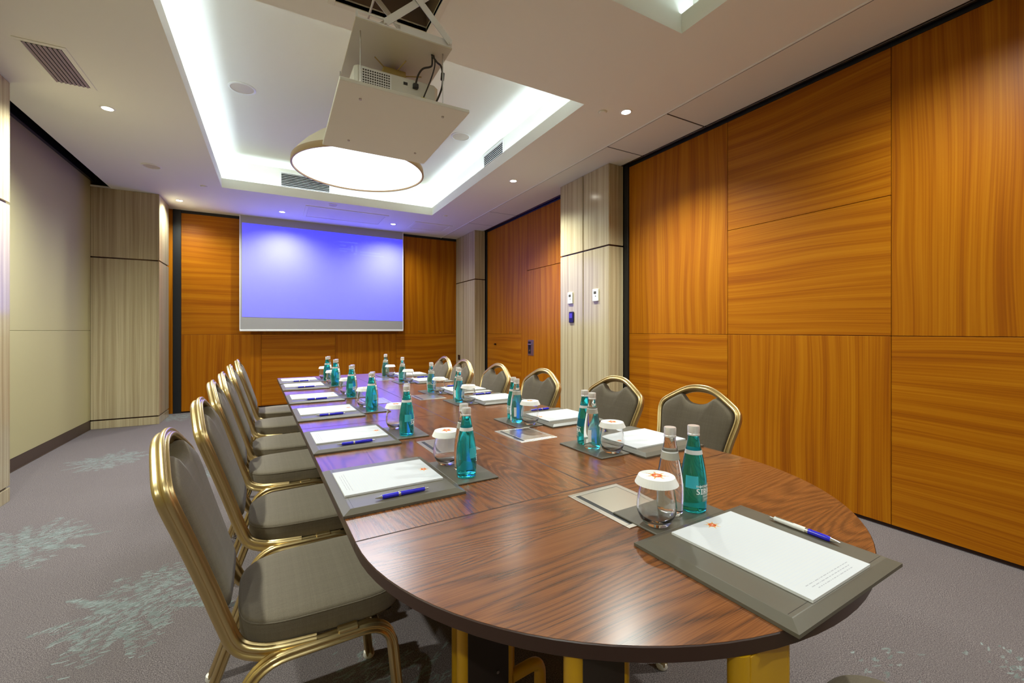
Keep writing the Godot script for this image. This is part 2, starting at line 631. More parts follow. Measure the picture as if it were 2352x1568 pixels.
func make_materials() -> void:
	M.wall_wood = tex(mat(Color.WHITE, 0.4, 0.0, 0.28), wood_image(1024, 1024, 3, Color8(138, 72, 3), Color8(162, 94, 4), Color8(176, 110, 12), 150.0), Vector3(0.56, 0.28, 1))
	M.table_wood = tex(mat(Color.WHITE, 0.25, 0.0, 0.52), table_image(), Vector3(1.55, 0.78, 1))
	M.table_wood.clearcoat_enabled = true
	M.table_wood.clearcoat = 0.3
	M.table_wood.clearcoat_roughness = 0.24
	for k in 3:
		var tv: StandardMaterial3D = M.table_wood.duplicate()
		tv.uv1_scale = [Vector3(-1.55, 0.78, 1), Vector3(1.55, -0.78, 1), Vector3(-1.55, -0.78, 1)][k]
		M["table_wood_%d" % (k + 1)] = tv
	M.table_edge = mat(Color8(58, 36, 26), 0.35)
	M.stone = tex(mat(Color.WHITE, 0.16), stone_image(), Vector3(1.3, 0.4, 1))
	M.paint = mat(Color8(240, 240, 228), 0.85)
	M.paint_coffer = mat(Color8(240, 240, 228), 0.85)
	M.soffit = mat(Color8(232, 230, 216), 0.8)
	M.bronze = mat(Color8(70, 52, 42), 0.16, 0.9)
	M.black = mat(Color8(20, 22, 24), 0.4)
	M.slat = mat(Color8(168, 156, 140), 0.5)
	M.shaft = mat(Color8(128, 110, 92), 0.85)
	M.dark = mat(Color8(38, 32, 28), 0.8)
	M.cream = mat(Color8(182, 172, 124), 0.55)
	M.plinth = mat(Color8(72, 56, 42), 0.5)
	M.back = mat(Color8(60, 32, 14), 0.7)
	var carpet := tex(mat(Color.WHITE, 0.95, 0.0, 0.2), speckle(61, 256, 0.35, Color8(64, 58, 58), Color8(150, 139, 137)), Vector3(2.6, 2.6, 1))
	carpet.detail_enabled = true
	carpet.detail_blend_mode = BaseMaterial3D.BLEND_MODE_MIX
	carpet.detail_albedo = ImageTexture.create_from_image(strokes_image())
	carpet.detail_uv_layer = BaseMaterial3D.DETAIL_UV_2
	carpet.uv2_scale = Vector3(1.0 / 5.6, 1.0 / 4.0, 1)
	carpet.heightmap_enabled = true
	carpet.heightmap_texture = carpet.albedo_texture
	carpet.heightmap_scale = 0.35
	M.carpet = carpet
	var fab := tex(mat(Color.WHITE, 0.9, 0.0, 0.25), weave_image(), Vector3(9, 9, 9))
	fab.uv1_triplanar = true
	fab.rim_enabled = true
	fab.rim = 0.25
	M.fabric = fab
	M.gold = mat(Color8(210, 186, 134), 0.33, 1.0)
	M.glide = mat(Color8(226, 222, 214), 0.5)
	M.yellow = mat(Color8(200, 150, 10), 0.38)
	M.leg_panel = mat(Color8(40, 30, 26), 0.45)
	M.steel = mat(Color8(196, 190, 180), 0.32, 1.0)
	M.flap_lid = mat(Color8(206, 198, 184), 0.3, 1.0)
	M.steel_lid = mat(Color8(150, 146, 140), 0.24, 1.0)
	M.leather = mat(Color8(92, 86, 72), 0.42)
	M.leather_dark = mat(Color8(58, 50, 42), 0.42)
	M.paper_side = mat(Color8(220, 219, 216), 0.8)
	M.paper = tex(mat(Color.WHITE, 0.75), paper_image())
	M.paper.texture_repeat = false
	M.cover = tex(mat(Color.WHITE, 0.7), cover_image())
	M.cover_side = mat(Color8(244, 242, 236), 0.75)
	M.pen_blue = mat(Color8(44, 40, 200), 0.25)
	M.pen_white = mat(Color8(236, 234, 226), 0.3)
	M.chrome = mat(Color8(225, 225, 225), 0.18, 1.0)
	var teal := mat(Color(0.2, 0.84, 0.88, 0.05), 0.02)
	teal.refraction_enabled = true
	teal.refraction_scale = 0.04
	M.teal = teal
	var clear := mat(Color(0.97, 0.97, 0.95, 0.02), 0.02)
	clear.refraction_enabled = true
	clear.refraction_scale = 0.036
	M.clear = clear
	var glass := mat(Color(0.99, 0.99, 0.99, 0.01), 0.01)
	glass.refraction_enabled = true
	glass.refraction_scale = 0.05
	M.glass = glass
	M.cap = mat(Color8(232, 228, 224), 0.28, 0.35)
	M.label_white = mat(Color8(236, 238, 238), 0.6)
	M.label_grey = mat(Color8(176, 172, 160), 0.5)
	M.label_cyan = mat(Color8(60, 190, 205), 0.5)
	M.print_white = mat(Color8(246, 246, 244), 0.6)
	M.shield = mat(Color8(120, 150, 140), 0.5)
	M.plastic = mat(Color8(226, 224, 212), 0.5)
	M.plate = mat(Color8(214, 206, 184), 0.5)
	M.bracket = mat(Color8(196, 176, 112), 0.5, 0.4)
	M.cable = mat(Color8(52, 48, 42), 0.5)
	M.vga = mat(Color8(214, 206, 120), 0.5)
	M.grille_dark = mat(Color8(70, 64, 56), 0.8)
	M.white_plastic = mat(Color8(240, 240, 236), 0.4)
	M.screen_cloth = mat(Color8(168, 166, 164), 0.9)
	M.device = mat(Color8(30, 24, 60), 0.25)
	M.device_display = mat(Color8(70, 56, 150), 0.2)
	M.device_display.emission_enabled = true
	M.device_display.emission = Color(0.3, 0.22, 0.8)
	M.device_display.emission_energy_multiplier = 0.12
	M.lamp_shade = mat(Color8(236, 226, 196), 0.7)
	M.lamp_rim = mat(Color8(178, 150, 104), 0.5)

func glow(c: Color, e: float) -> StandardMaterial3D:
	var m := mat(Color8(240, 240, 240), 0.6)
	m.emission_enabled = true
	m.emission = c
	m.emission_energy_multiplier = e
	return m

# a wood panel standing on a wall: facing +z or -x, with grain up (1) or along
func wood_panel(parent: Node3D, a: float, b: float, y0: float, y1: float, face: String, grain: int, k: int) -> void:
	var mb := MB.new()
	# start inside the texture so that its edge never crosses a panel
	var slide := fposmod(0.61 * k, 1.0) * 1.4
	mb.off = Vector2(-a, slide - y0) if grain == 1 else Vector2(fposmod(0.37 * k, 1.0) * 0.05 - y0, slide - a)
	if grain == 0 and y1 - y0 > 1.24:
		mb.off.x = -y0
	var gap := 0.0015
	if face == "z":
		mb.bx(a + gap, b - gap, y0 + gap, y1 - gap, ZB - 0.02, ZB, 0.0015, 1 if grain == 1 else 0)
	else:
		mb.bx(XR, XR + 0.02, y0 + gap, y1 - gap, a + gap, b - gap, 0.0015, 1 if grain == 1 else 2)
	obj("panel", mb, M.wall_wood, parent)

func room_shell() -> void:
	var mb := MB.new()
	mb.two = true
	var x0 := -2.3
	var x1 := 3.5
	var z0 := -8.0
	var z1 := 3.2
	mb.quad(Vector3(x0, 0, z0), Vector3(x1, 0, z0), Vector3(x1, 0, z1), Vector3(x0, 0, z1), Vector3.UP, Vector2(x0, z0), Vector2(x1, z0), Vector2(x1, z1), Vector2(x0, z1))
	mb.bx(x0, x1, -0.1, -0.001, z0, z1)
	struct("floor", mb, M.carpet, "mauve grey carpet with teal sprig pattern")

	# far wall: dark backing, panels on it
	var wb := struct("wall_back", MB.new().bx(-2.3, 3.5, 0, 3.0, ZB - 0.15, ZB - 0.021), M.back, "far wall of orange wood panels")
	var top := 2.872
	wood_panel(wb, -1.38, -1.266, 0.0, H, "z", 1, 9)
	var xs := [-1.171, -0.177, 0.888, 1.896, 3.034]
	for k in 4:
		wood_panel(wb, xs[k], xs[k + 1], 1.125, top, "z", 0 if k % 2 == 0 else 1, k)
		wood_panel(wb, xs[k], xs[k + 1], 0.02, 1.125, "z", 1 if k % 2 == 0 else 0, k + 5)
	struct("trim_1", MB.new().bx(-1.266, -1.171, 0, H, ZB - 0.02, ZB + 0.005, 0.002), M.black, "black metal post at the left of far wall")
	struct("trim_2", MB.new().bx(-1.171, 3.034, top, H, ZB - 0.02, ZB - 0.006), M.black, "black track above the far wall panels")

	# right wall: movable partition near the camera, door wall beyond the pillar
	var wr := struct("wall_right", MB.new().bx(XR + 0.021, XR + 0.2, 0, 3.0, -8.0, ZN + 0.2), M.back, "right wall of orange wood panels")
	top = 2.889
	var zs := [-3.367, -2.249, -1.18, -0.11, 0.96, 2.03, ZN]
	for k in zs.size() - 1:
		if k % 2 == 1:
			wood_panel(wr, zs[k], zs[k + 1], 1.155, 2.0, "x", 0, k + 11)
			wood_panel(wr, zs[k], zs[k + 1], 2.0, top, "x", 0, k + 12)
		else:
			wood_panel(wr, zs[k], zs[k + 1], 1.155, top, "x", 1, k + 13)
		wood_panel(wr, zs[k], zs[k + 1], 0.022, 1.155, "x", 0 if k % 2 == 0 else 1, k + 14)
	wood_panel(wr, -6.79, -5.62, 1.13, top, "x", 1, 31)
	wood_panel(wr, -6.79, -5.62, 0.02, 1.13, "x", 0, 32)
	wood_panel(wr, -5.62, -5.442, 0.02, top, "x", 1, 33)
	wood_panel(wr, -5.442, -4.28, 2.062, top, "x", 1, 34)
	struct("trim_3", MB.new().bx(XR - 0.02, XR + 0.02, 0, H, -3.425, -3.367, 0.002), M.black, "black post between pillar and near wood wall")
	struct("trim_4", MB.new().bx(XR, XR + 0.02, top, H, -6.84, ZN), M.black, "black track above the right wood panels")
	struct("trim_5", MB.new().bx(XR - 0.01, XR + 0.02, 0, H, -6.84, -6.79, 0.002), M.black, "black post beside the far corner pillar")

	# door in the right wall
	var dm := MB.new()
	dm.off = Vector2(5.438, 0.3)
	dm.bx(XR - 0.001, XR + 0.02, 0.01, 2.057, -5.438, -4.5, 0.002, 1)
	var d := struct("door_1", dm, M.wall_wood, "orange wood door flush in the right wall")
	var hp := obj("handle_plate", MB.new().bx(XR - 0.006, XR - 0.001, 0.825, 1.05, -5.415, -5.255, 0.001), M.steel, d)
	obj("recess", MB.new().bx(XR - 0.0075, XR - 0.006, 0.85, 1.025, -5.405, -5.33), M.black, hp)
	obj("lever", MB.new().rod(Vector3(XR - 0.02, 0.985, -5.39), Vector3(XR - 0.02, 0.985, -5.29), 0.009).rod(Vector3(XR - 0.006, 0.985, -5.39), Vector3(XR - 0.022, 0.985, -5.39), 0.009), M.chrome, hp)
	obj("lock", MB.new().rod(Vector3(XR - 0.006, 0.895, -5.36), Vector3(XR - 0.014, 0.895, -5.36), 0.012), M.chrome, hp)
	obj("door_stop", MB.new().rod(Vector3(XR, 0.957, -6.464), Vector3(XR - 0.03, 0.957, -6.464), 0.014), M.bronze, wr)

	# left wall: cream panels between the stone pillars, dark plinth
	var wl := struct("wall_left", MB.new().bx(-2.3, -1.951, 0, 3.2, -8.0, ZN + 0.2), M.cream, "cream panelled left wall")
	for q in [[-6.97, -4.33], [-3.4, -1.9], [-1.9, -0.4], [-0.4, ZN]]:
		obj("panel", MB.new().bx(-1.95, -1.93, 0.112, 1.184, q[0] + 0.001, q[1] - 0.001, 0.002), M.cream, wl)
		obj("panel", MB.new().bx(-1.95, -1.93, 1.187, 3.0, q[0] + 0.001, q[1] - 0.001, 0.002), M.cream, wl)
	struct("baseboard_left", MB.new().bx(-1.95, -1.932, 0.006, 0.11, -6.97, ZN, 0.002).bx(-1.95, -1.925, 0.0, 0.006, -6.97, ZN), M.plinth, "dark brown plinth under the cream wall")
	# wall behind the camera
	struct("wall_front", MB.new().bx(-2.3, 3.5, 0, 3.2, ZN, ZN + 0.2), M.cream, "cream wall behind the camera")

func pillars() -> void:
	# each pillar: a bronze core seen in the joints, stone slabs on it
	var cores := [
		["stone_pillar", "glossy beige stone pillar with two thermostats beside the door", 3.028, 3.25, -4.29, -3.43, "R"],
		["stone_pillar", "beige stone pillar in the far right corner beside screen wall", 3.028, 3.25, -7.71, -6.84, "R"],
		["stone_pillar", "wide beige stone pillar left of the far wall", -1.95, -1.284, -7.53, -6.97, "L"],
		["stone_pillar", "beige stone pillar cut by the left edge of the view", -1.95, -1.62, -4.33, -3.4, "N"],
	]
	for c in cores:
		var x0: float = c[2]
		var x1: float = c[3]
		var z0: float = c[4]
		var z1: float = c[5]
		var t := thing(c[0], c[1], "pillar", Vector3((x0 + x1) / 2, 0, (z0 + z1) / 2), 0.0, "stone pillars")
		var o := -t.position
		var core := MB.new()
		core.xf.origin = o
		var e := 0.012
		var room_right: float = x0 if c[6] == "R" else x1
		core.bx(x0 + (e if c[6] == "R" else 0.0), x1 - (0.0 if c[6] == "R" else e), 0, H - 0.001, z0 + e, z1 - e)
		obj("core", core, M.bronze, t)
		var rows := [[0.0, 0.095], [0.11, 2.062], [2.078, H - 0.002]]
		var k := 0
		for r in rows:
			var cols := [[z0, z1]]
			if c[6] == "R":
				var zm := -3.854 if z1 > -5.0 else -7.35
				cols = [[z0, zm - 0.007], [zm + 0.007, z1]]
			for q in cols:
				var sl := MB.new()
				sl.xf.origin = o
				sl.off = Vector2(-q[0], -r[0] + 0.1 * (k % 4))
				k += 1
				# slab on the face towards the room's middle
				if c[6] == "R":
					sl.bx(x0 - 0.004, x0 + e + 0.006, r[0], r[1], q[0], q[1], 0.0015, 1)
				else:
					sl.bx(x1 - e - 0.006, x1 + 0.004, r[0], r[1], q[0], q[1], 0.0015, 1)
				obj("slab", sl, M.stone, t)
			# slab on the face towards the camera
			var sf := MB.new()
			sf.xf.origin = o
			sf.off = Vector2(-x0, -r[0] + 0.1 * (k % 4))
			k += 1
			if c[6] == "R":
				sf.bx(x0 + e + 0.007, x1 - 0.03, r[0], r[1], z1 - e - 0.006, z1, 0.0015, 1)
			else:
				sf.bx(x0 + 0.02, x1 - e - 0.007, r[0], r[1], z1 - e - 0.006, z1, 0.0015, 1)
			obj("slab", sf, M.stone, t)

# coffers: opening x0, x1, z0, z1 at the ceiling; the cove's inner walls stand back behind a lip
const CO := [-0.556, 2.075, -6.27, -2.63]
const CO2 := [-0.556, 2.075, -1.73, 1.9]
const SB := 0.125
const HC := 3.30
const HOLE := [0.28, 0.77, -2.43, -1.775]

func ceiling_shell() -> void:
	var y1 := H + 0.02
	var c := MB.new()
	c.bx(-1.74, CO[0], H, y1, -7.9, ZN)
	c.bx(CO[1], 2.722, H, y1, -7.9, ZN)
	c.bx(CO[0], CO[1], H, y1, -7.9, CO[2])
	c.bx(CO[0], CO[1], H, y1, CO2[3], ZN)
	c.bx(CO[0], HOLE[0], H, y1, CO[3], CO2[2])
	c.bx(HOLE[1], CO[1], H, y1, CO[3], CO2[2])
	c.bx(HOLE[0], HOLE[1], H, y1, CO[3], HOLE[2])
	c.bx(HOLE[0], HOLE[1], H, y1, HOLE[3], CO2[2])
	# bead along the soffit groove
	c.bx(2.722, 2.735, H - 0.006, y1, -7.9, ZN, 0.002)
	var ce := struct("ceiling", c, M.paint, "warm white ceiling with lit coffers")
	# groove floors, black
	obj("groove", MB.new().bx(2.70, XR + 0.05, y1 + 0.004, y1 + 0.03, -7.9, ZN), M.black, ce)
	# soffit panels along the right wall
	var zs := [-7.72, -6.44, -5.68, -3.135, -2.43, ZN]
	for k in zs.size() - 1:
		obj("soffit_panel", MB.new().bx(2.749, 3.19, H, y1, zs[k] + 0.006, zs[k + 1] - 0.006, 0.002), M.soffit, ce)
	for z in zs.slice(1, 5):
		obj("joint_strip", MB.new().bx(2.749, 3.19, H + 0.0015, y1, z - 0.006, z + 0.006), M.black, ce)
	obj("groove_strip", MB.new().bx(2.735, 2.749, H + 0.0015, y1, -7.72, ZN), M.black, ce)
	# slot above the partition
	obj("slot_rail", MB.new().bx(3.20, 3.222, H - 0.004, y1, -7.7, ZN, 0.001), M.steel_lid, ce)
	# pocket above the left wall
	obj("pocket", MB.new().bx(-1.76, -1.741, H + 0.02, 3.2, -7.0, ZN).bx(-2.0, -1.74, 3.15, 3.2, -7.0, ZN).bx(-1.93, -1.9, 2.98, 3.15, -7.0, ZN), M.black, ce)
	obj("pocket_cover", MB.new().bx(-1.96, -1.74, H, y1, -7.9, -6.97).bx(-1.96, -1.74, H, y1, -4.33, -3.4), M.paint, ce)
	for q in [CO, CO2]:
		var x0: float = q[0]
		var x1: float = q[1]
		var z0: float = q[2]
		var z1: float = q[3]
		var sb0: float = SB if q[2] < -2.0 else 0.02
		var sb1: float = SB
		if q[3] < 0.0:
			sb1 = 0.09
		var lip := MB.new()
		lip.bx(x0 - 0.018, x0, y1 - 0.001, H + 0.115, z0 - 0.018, z1 + 0.018, 0.001)
		lip.bx(x1, x1 + 0.018, y1 - 0.001, H + 0.115, z0 - 0.018, z1 + 0.018, 0.001)
		lip.bx(x0, x1, y1 - 0.001, H + 0.115, z0 - 0.018, z0, 0.001)
		lip.bx(x0, x1, y1 - 0.001, H + 0.115, z1, z1 + 0.018, 0.001)
		obj("coffer_lip", lip, M.paint_coffer, ce)
		var w := MB.new()
		w.bx(x0 - SB - 0.02, x0 - SB, y1 - 0.001, HC, z0 - sb0, z1 + sb1)
		w.bx(x1 + SB, x1 + SB + 0.02, y1 - 0.001, HC, z0 - sb0, z1 + sb1)
		w.bx(x0 - SB - 0.02, x1 + SB + 0.02, y1 - 0.001, HC, z0 - sb0 - 0.02, z0 - sb0)
		w.bx(x0 - SB - 0.02, x1 + SB + 0.02, y1 - 0.001, HC, z1 + sb1, z1 + sb1 + 0.02)
		obj("coffer_wall", w, M.paint_coffer, ce)
		obj("coffer_top", MB.new().bx(x0 - SB - 0.02, x1 + SB + 0.02, HC, HC + 0.03, z0 - sb0 - 0.02, z1 + sb1 + 0.02), M.paint_coffer, ce)
	# projector hatch: trim round the hole and the dark shaft above
	var hx0: float = HOLE[0]
	var hx1: float = HOLE[1]
	var hz0: float = HOLE[2]
	var hz1: float = HOLE[3]
	var tr := MB.new()
	tr.bx(hx0 - 0.035, hx0, H - 0.005, H + 0.03, hz0 - 0.035, hz1 + 0.03, 0.002)
	tr.bx(hx1, hx1 + 0.035, H - 0.005, H + 0.03, hz0 - 0.035, hz1 + 0.03, 0.002)
	tr.bx(hx0, hx1, H - 0.005, H + 0.03, hz0 - 0.035, hz0, 0.002)
	tr.bx(hx0, hx1, H - 0.005, H + 0.03, hz1, hz1 + 0.03, 0.002)
	obj("hatch_trim", tr, M.soffit, ce)
	var sh := MB.new()
	sh.bx(hx0 - 0.02, hx0 - 0.001, H + 0.03, 3.6, hz0 - 0.02, hz1 + 0.012)
	sh.bx(hx1 + 0.001, hx1 + 0.02, H + 0.03, 3.6, hz0 - 0.02, hz1 + 0.012)
	sh.bx(hx0, hx1, H + 0.03, 3.6, hz0 - 0.02, hz0 - 0.001)
	sh.bx(hx0, hx1, H + 0.03, 3.6, hz1 + 0.001, hz1 + 0.012)
	sh.bx(hx0 - 0.02, hx1 + 0.02, 3.6, 3.62, hz0 - 0.02, hz1 + 0.012)
	obj("hatch_shaft", sh, M.shaft, ce)

func area(called: String, at: Vector3, size: Vector2, e: float, c: Color, euler: Vector3, parent: Node3D) -> void:
	var l := AreaLight3D.new()
	l.name = called
	l.area_size = size
	l.area_normalize_energy = false
	l.light_energy = e
	l.light_color = c
	l.shadow_enabled = true
	l.area_range = 20.0
	parent.add_child(l, true)
	l.position = at
	l.rotation_degrees = euler

func lights() -> void:
	# cool white strips lying in the coves behind the lips
	var names := ["left", "right", "far", "near"]
	var which := 0
	for q in [CO, CO2]:
		var x0: float = q[0]
		var x1: float = q[1]
		var z0: float = q[2]
		var z1: float = q[3]
		var cx := (x0 + x1) / 2
		var cz := (z0 + z1) / 2
		var spots := [[x0 - 0.075, cz, 0.03, z1 - z0], [x1 + 0.075, cz, 0.03, z1 - z0], [cx, z0 - 0.075, x1 - x0, 0.03], [cx, z1 + (0.055 if which == 0 else 0.075), x1 - x0, 0.03]]
		for k in 4:
			if which == 1 and k == 2:
				continue
			var s: Array = spots[k]
			var t := thing("cove_light_strip", "cool white light strip in the %s side of the %s ceiling coffer" % [names[k], ["far", "near"][which]], "light strip", Vector3(s[0], H + 0.02, s[1]), 0.0, "cove light strips")
			obj("glowing_strip", MB.new().bx(-s[2] / 2, s[2] / 2, 0.0, 0.012, -s[3] / 2, s[3] / 2, 0.002), glow(COVE_C, 2.0), t)
			area("strip_light", Vector3(0, 0.016, 0), Vector2(s[2], s[3]), E_COVE * (1.0 if which == 0 else 0.7), COVE_C, Vector3(90, 0, 0), t)
		which += 1
	# domed pendant lamps
	var pen := [[Vector3(0.72, 2.70, -4.33), "large cream dome pendant lamp glowing below the far coffer", 1.0], [Vector3(0.72, 2.70, 0.35), "large cream dome pendant lamp in the near coffer overhead", 0.06]]
	for p in pen:
		var t := thing("pendant_lamp", p[1], "lamp", p[0], 0.0, "dome pendant lamps")
		obj("dome", MB.new().lathe([Vector2(0.592, 0.055), Vector2(0.56, 0.10), Vector2(0.49, 0.18), Vector2(0.40, 0.26), Vector2(0.29, 0.33), Vector2(0.17, 0.38), Vector2(0.05, 0.4), Vector2(0.05, 0.42), Vector2(0.0, 0.42)], 64), M.lamp_shade, t)
		obj("rim", MB.new().lathe([Vector2(0.578, 0.012), Vector2(0.582, 0.0), Vector2(0.594, 0.0), Vector2(0.598, 0.006), Vector2(0.593, 0.056), Vector2(0.58, 0.058)], 64), M.lamp_rim, t)
		obj("diffuser", MB.new().lathe([Vector2(0.0, 0.008), Vector2(0.5, 0.008), Vector2(0.579, 0.012), Vector2(0.579, 0.02), Vector2(0.0, 0.02)], 64), glow(Color(0.93, 0.97, 1.0), 1.2), t)
		obj("stem", MB.new().rod(Vector3(0, 0.41, 0), Vector3(0, HC - 2.70 - 0.001, 0), 0.02), M.lamp_rim, t)
		area("lamp_light", Vector3(0, -0.004, 0), Vector2(0.8, 0.8), E_PENDANT * p[2], Color(0.96, 0.98, 1.0), Vector3(-90, 0, 0), t)
	# recessed downlights
	var sp := [[-1.137, -4.463, "bright recessed downlight beside the air vent on the left", 1.0], [-1.107, -7.174, "bright recessed downlight next to the far left pillar", 0.27], [0.10, -7.141, "bright recessed downlight above the left half of the screen", 0.27], [1.693, -7.095, "bright recessed downlight above the right half of the screen", 0.27], [2.436, -2.562, "bright recessed downlight nearest, by the large wood wall", 0.8], [2.42, -4.373, "bright recessed downlight in front of the stone pillar", 0.8], [2.42, -0.75, "recessed downlight over the right wood wall, above the view", 0.42], [-1.137, -1.75, "recessed downlight over the left wall, above the view", 0.65], [2.42, 1.06, "recessed downlight at the right behind the camera", 0.4], [-1.137, 0.96, "recessed downlight at the left behind the camera", 0.4]]
	for s in sp:
		var t := thing("downlight", s[2], "downlight", Vector3(s[0], H, s[1]), 0.0, "recessed downlights")
		obj("bezel", MB.new().lathe([Vector2(0.034, 0.0), Vector2(0.036, -0.004), Vector2(0.046, -0.003), Vector2(0.048, 0.0)], 32), M.white_plastic, t)
		obj("lamp_lens", MB.new().lathe([Vector2(0.0, -0.002), Vector2(0.034, -0.002), Vector2(0.034, -0.0005), Vector2(0.0, -0.0005)], 24), glow(Color(1.0, 0.97, 0.9), 14.0), t)
		var l := SpotLight3D.new()
		l.name = "spot"
		l.light_energy = E_SPOT * s[3]
		l.light_color = SPOT_C
		l.light_size = 0.03
		l.spot_angle = (62.0 if s[1] > -3.0 else 66.0) if s[0] > 2.0 and s[1] < -2.0 else 75.0
		l.spot_angle_attenuation = 1.0
		l.spot_range = 20.0
		l.shadow_enabled = true
		t.add_child(l)
		l.position = Vector3(0, -0.02, 0)
		l.rotation_degrees = Vector3(-90, 0, 0)

func screen() -> void:
	var zf := -7.62
	var t := thing("projection_screen", "pull-down projection screen glowing violet blue on the far wall", "screen", Vector3(0.77, 1.185, zf))
	var w := 2.43
	var y0 := 0.0
	var y1 := H - 1.185
	obj("cloth", MB.new().bx(-w / 2, w / 2, y0 + 0.01, y1, -0.004, 0.0), M.screen_cloth, t)
	obj("bottom_bar", MB.new().bx(-w / 2 - 0.01, w / 2 + 0.01, y0 - 0.012, y0 + 0.014, -0.012, 0.008, 0.004), M.white_plastic, t)
	obj("side_tab", MB.new().bx(-w / 2 - 0.012, -w / 2, y0 + 0.01, y1, -0.004, 0.0), M.white_plastic, t)
	obj("side_tab", MB.new().bx(w / 2, w / 2 + 0.012, y0 + 0.01, y1, -0.004, 0.0), M.white_plastic, t)
	var pm := mat(Color8(150, 148, 148), 0.9)
	pm.emission_enabled = true
	pm.emission = Color.WHITE
	pm.emission_operator = BaseMaterial3D.EMISSION_OP_MULTIPLY
	pm.emission_texture = ImageTexture.create_from_image(screen_image())
	pm.emission_energy_multiplier = 0.85
	var pb := MB.new()
	var a := -w / 2 + 0.022
	var b := w / 2 - 0.004
	pb.quad(Vector3(a, 0.205, 0.002), Vector3(b, 0.165, 0.002), Vector3(b, 1.6, 0.002), Vector3(a, 1.615, 0.002), Vector3(0, 0, 1), Vector2(0, 1), Vector2(1, 1), Vector2(1, 0), Vector2(0, 0))
	obj("lit_picture", pb, pm, t)
	area("screen_light", Vector3(0, 0.9, 0.03), Vector2(2.3, 1.35), E_SCREEN, Color(0.28, 0.28, 1.0), Vector3(0, 180, 0), t)

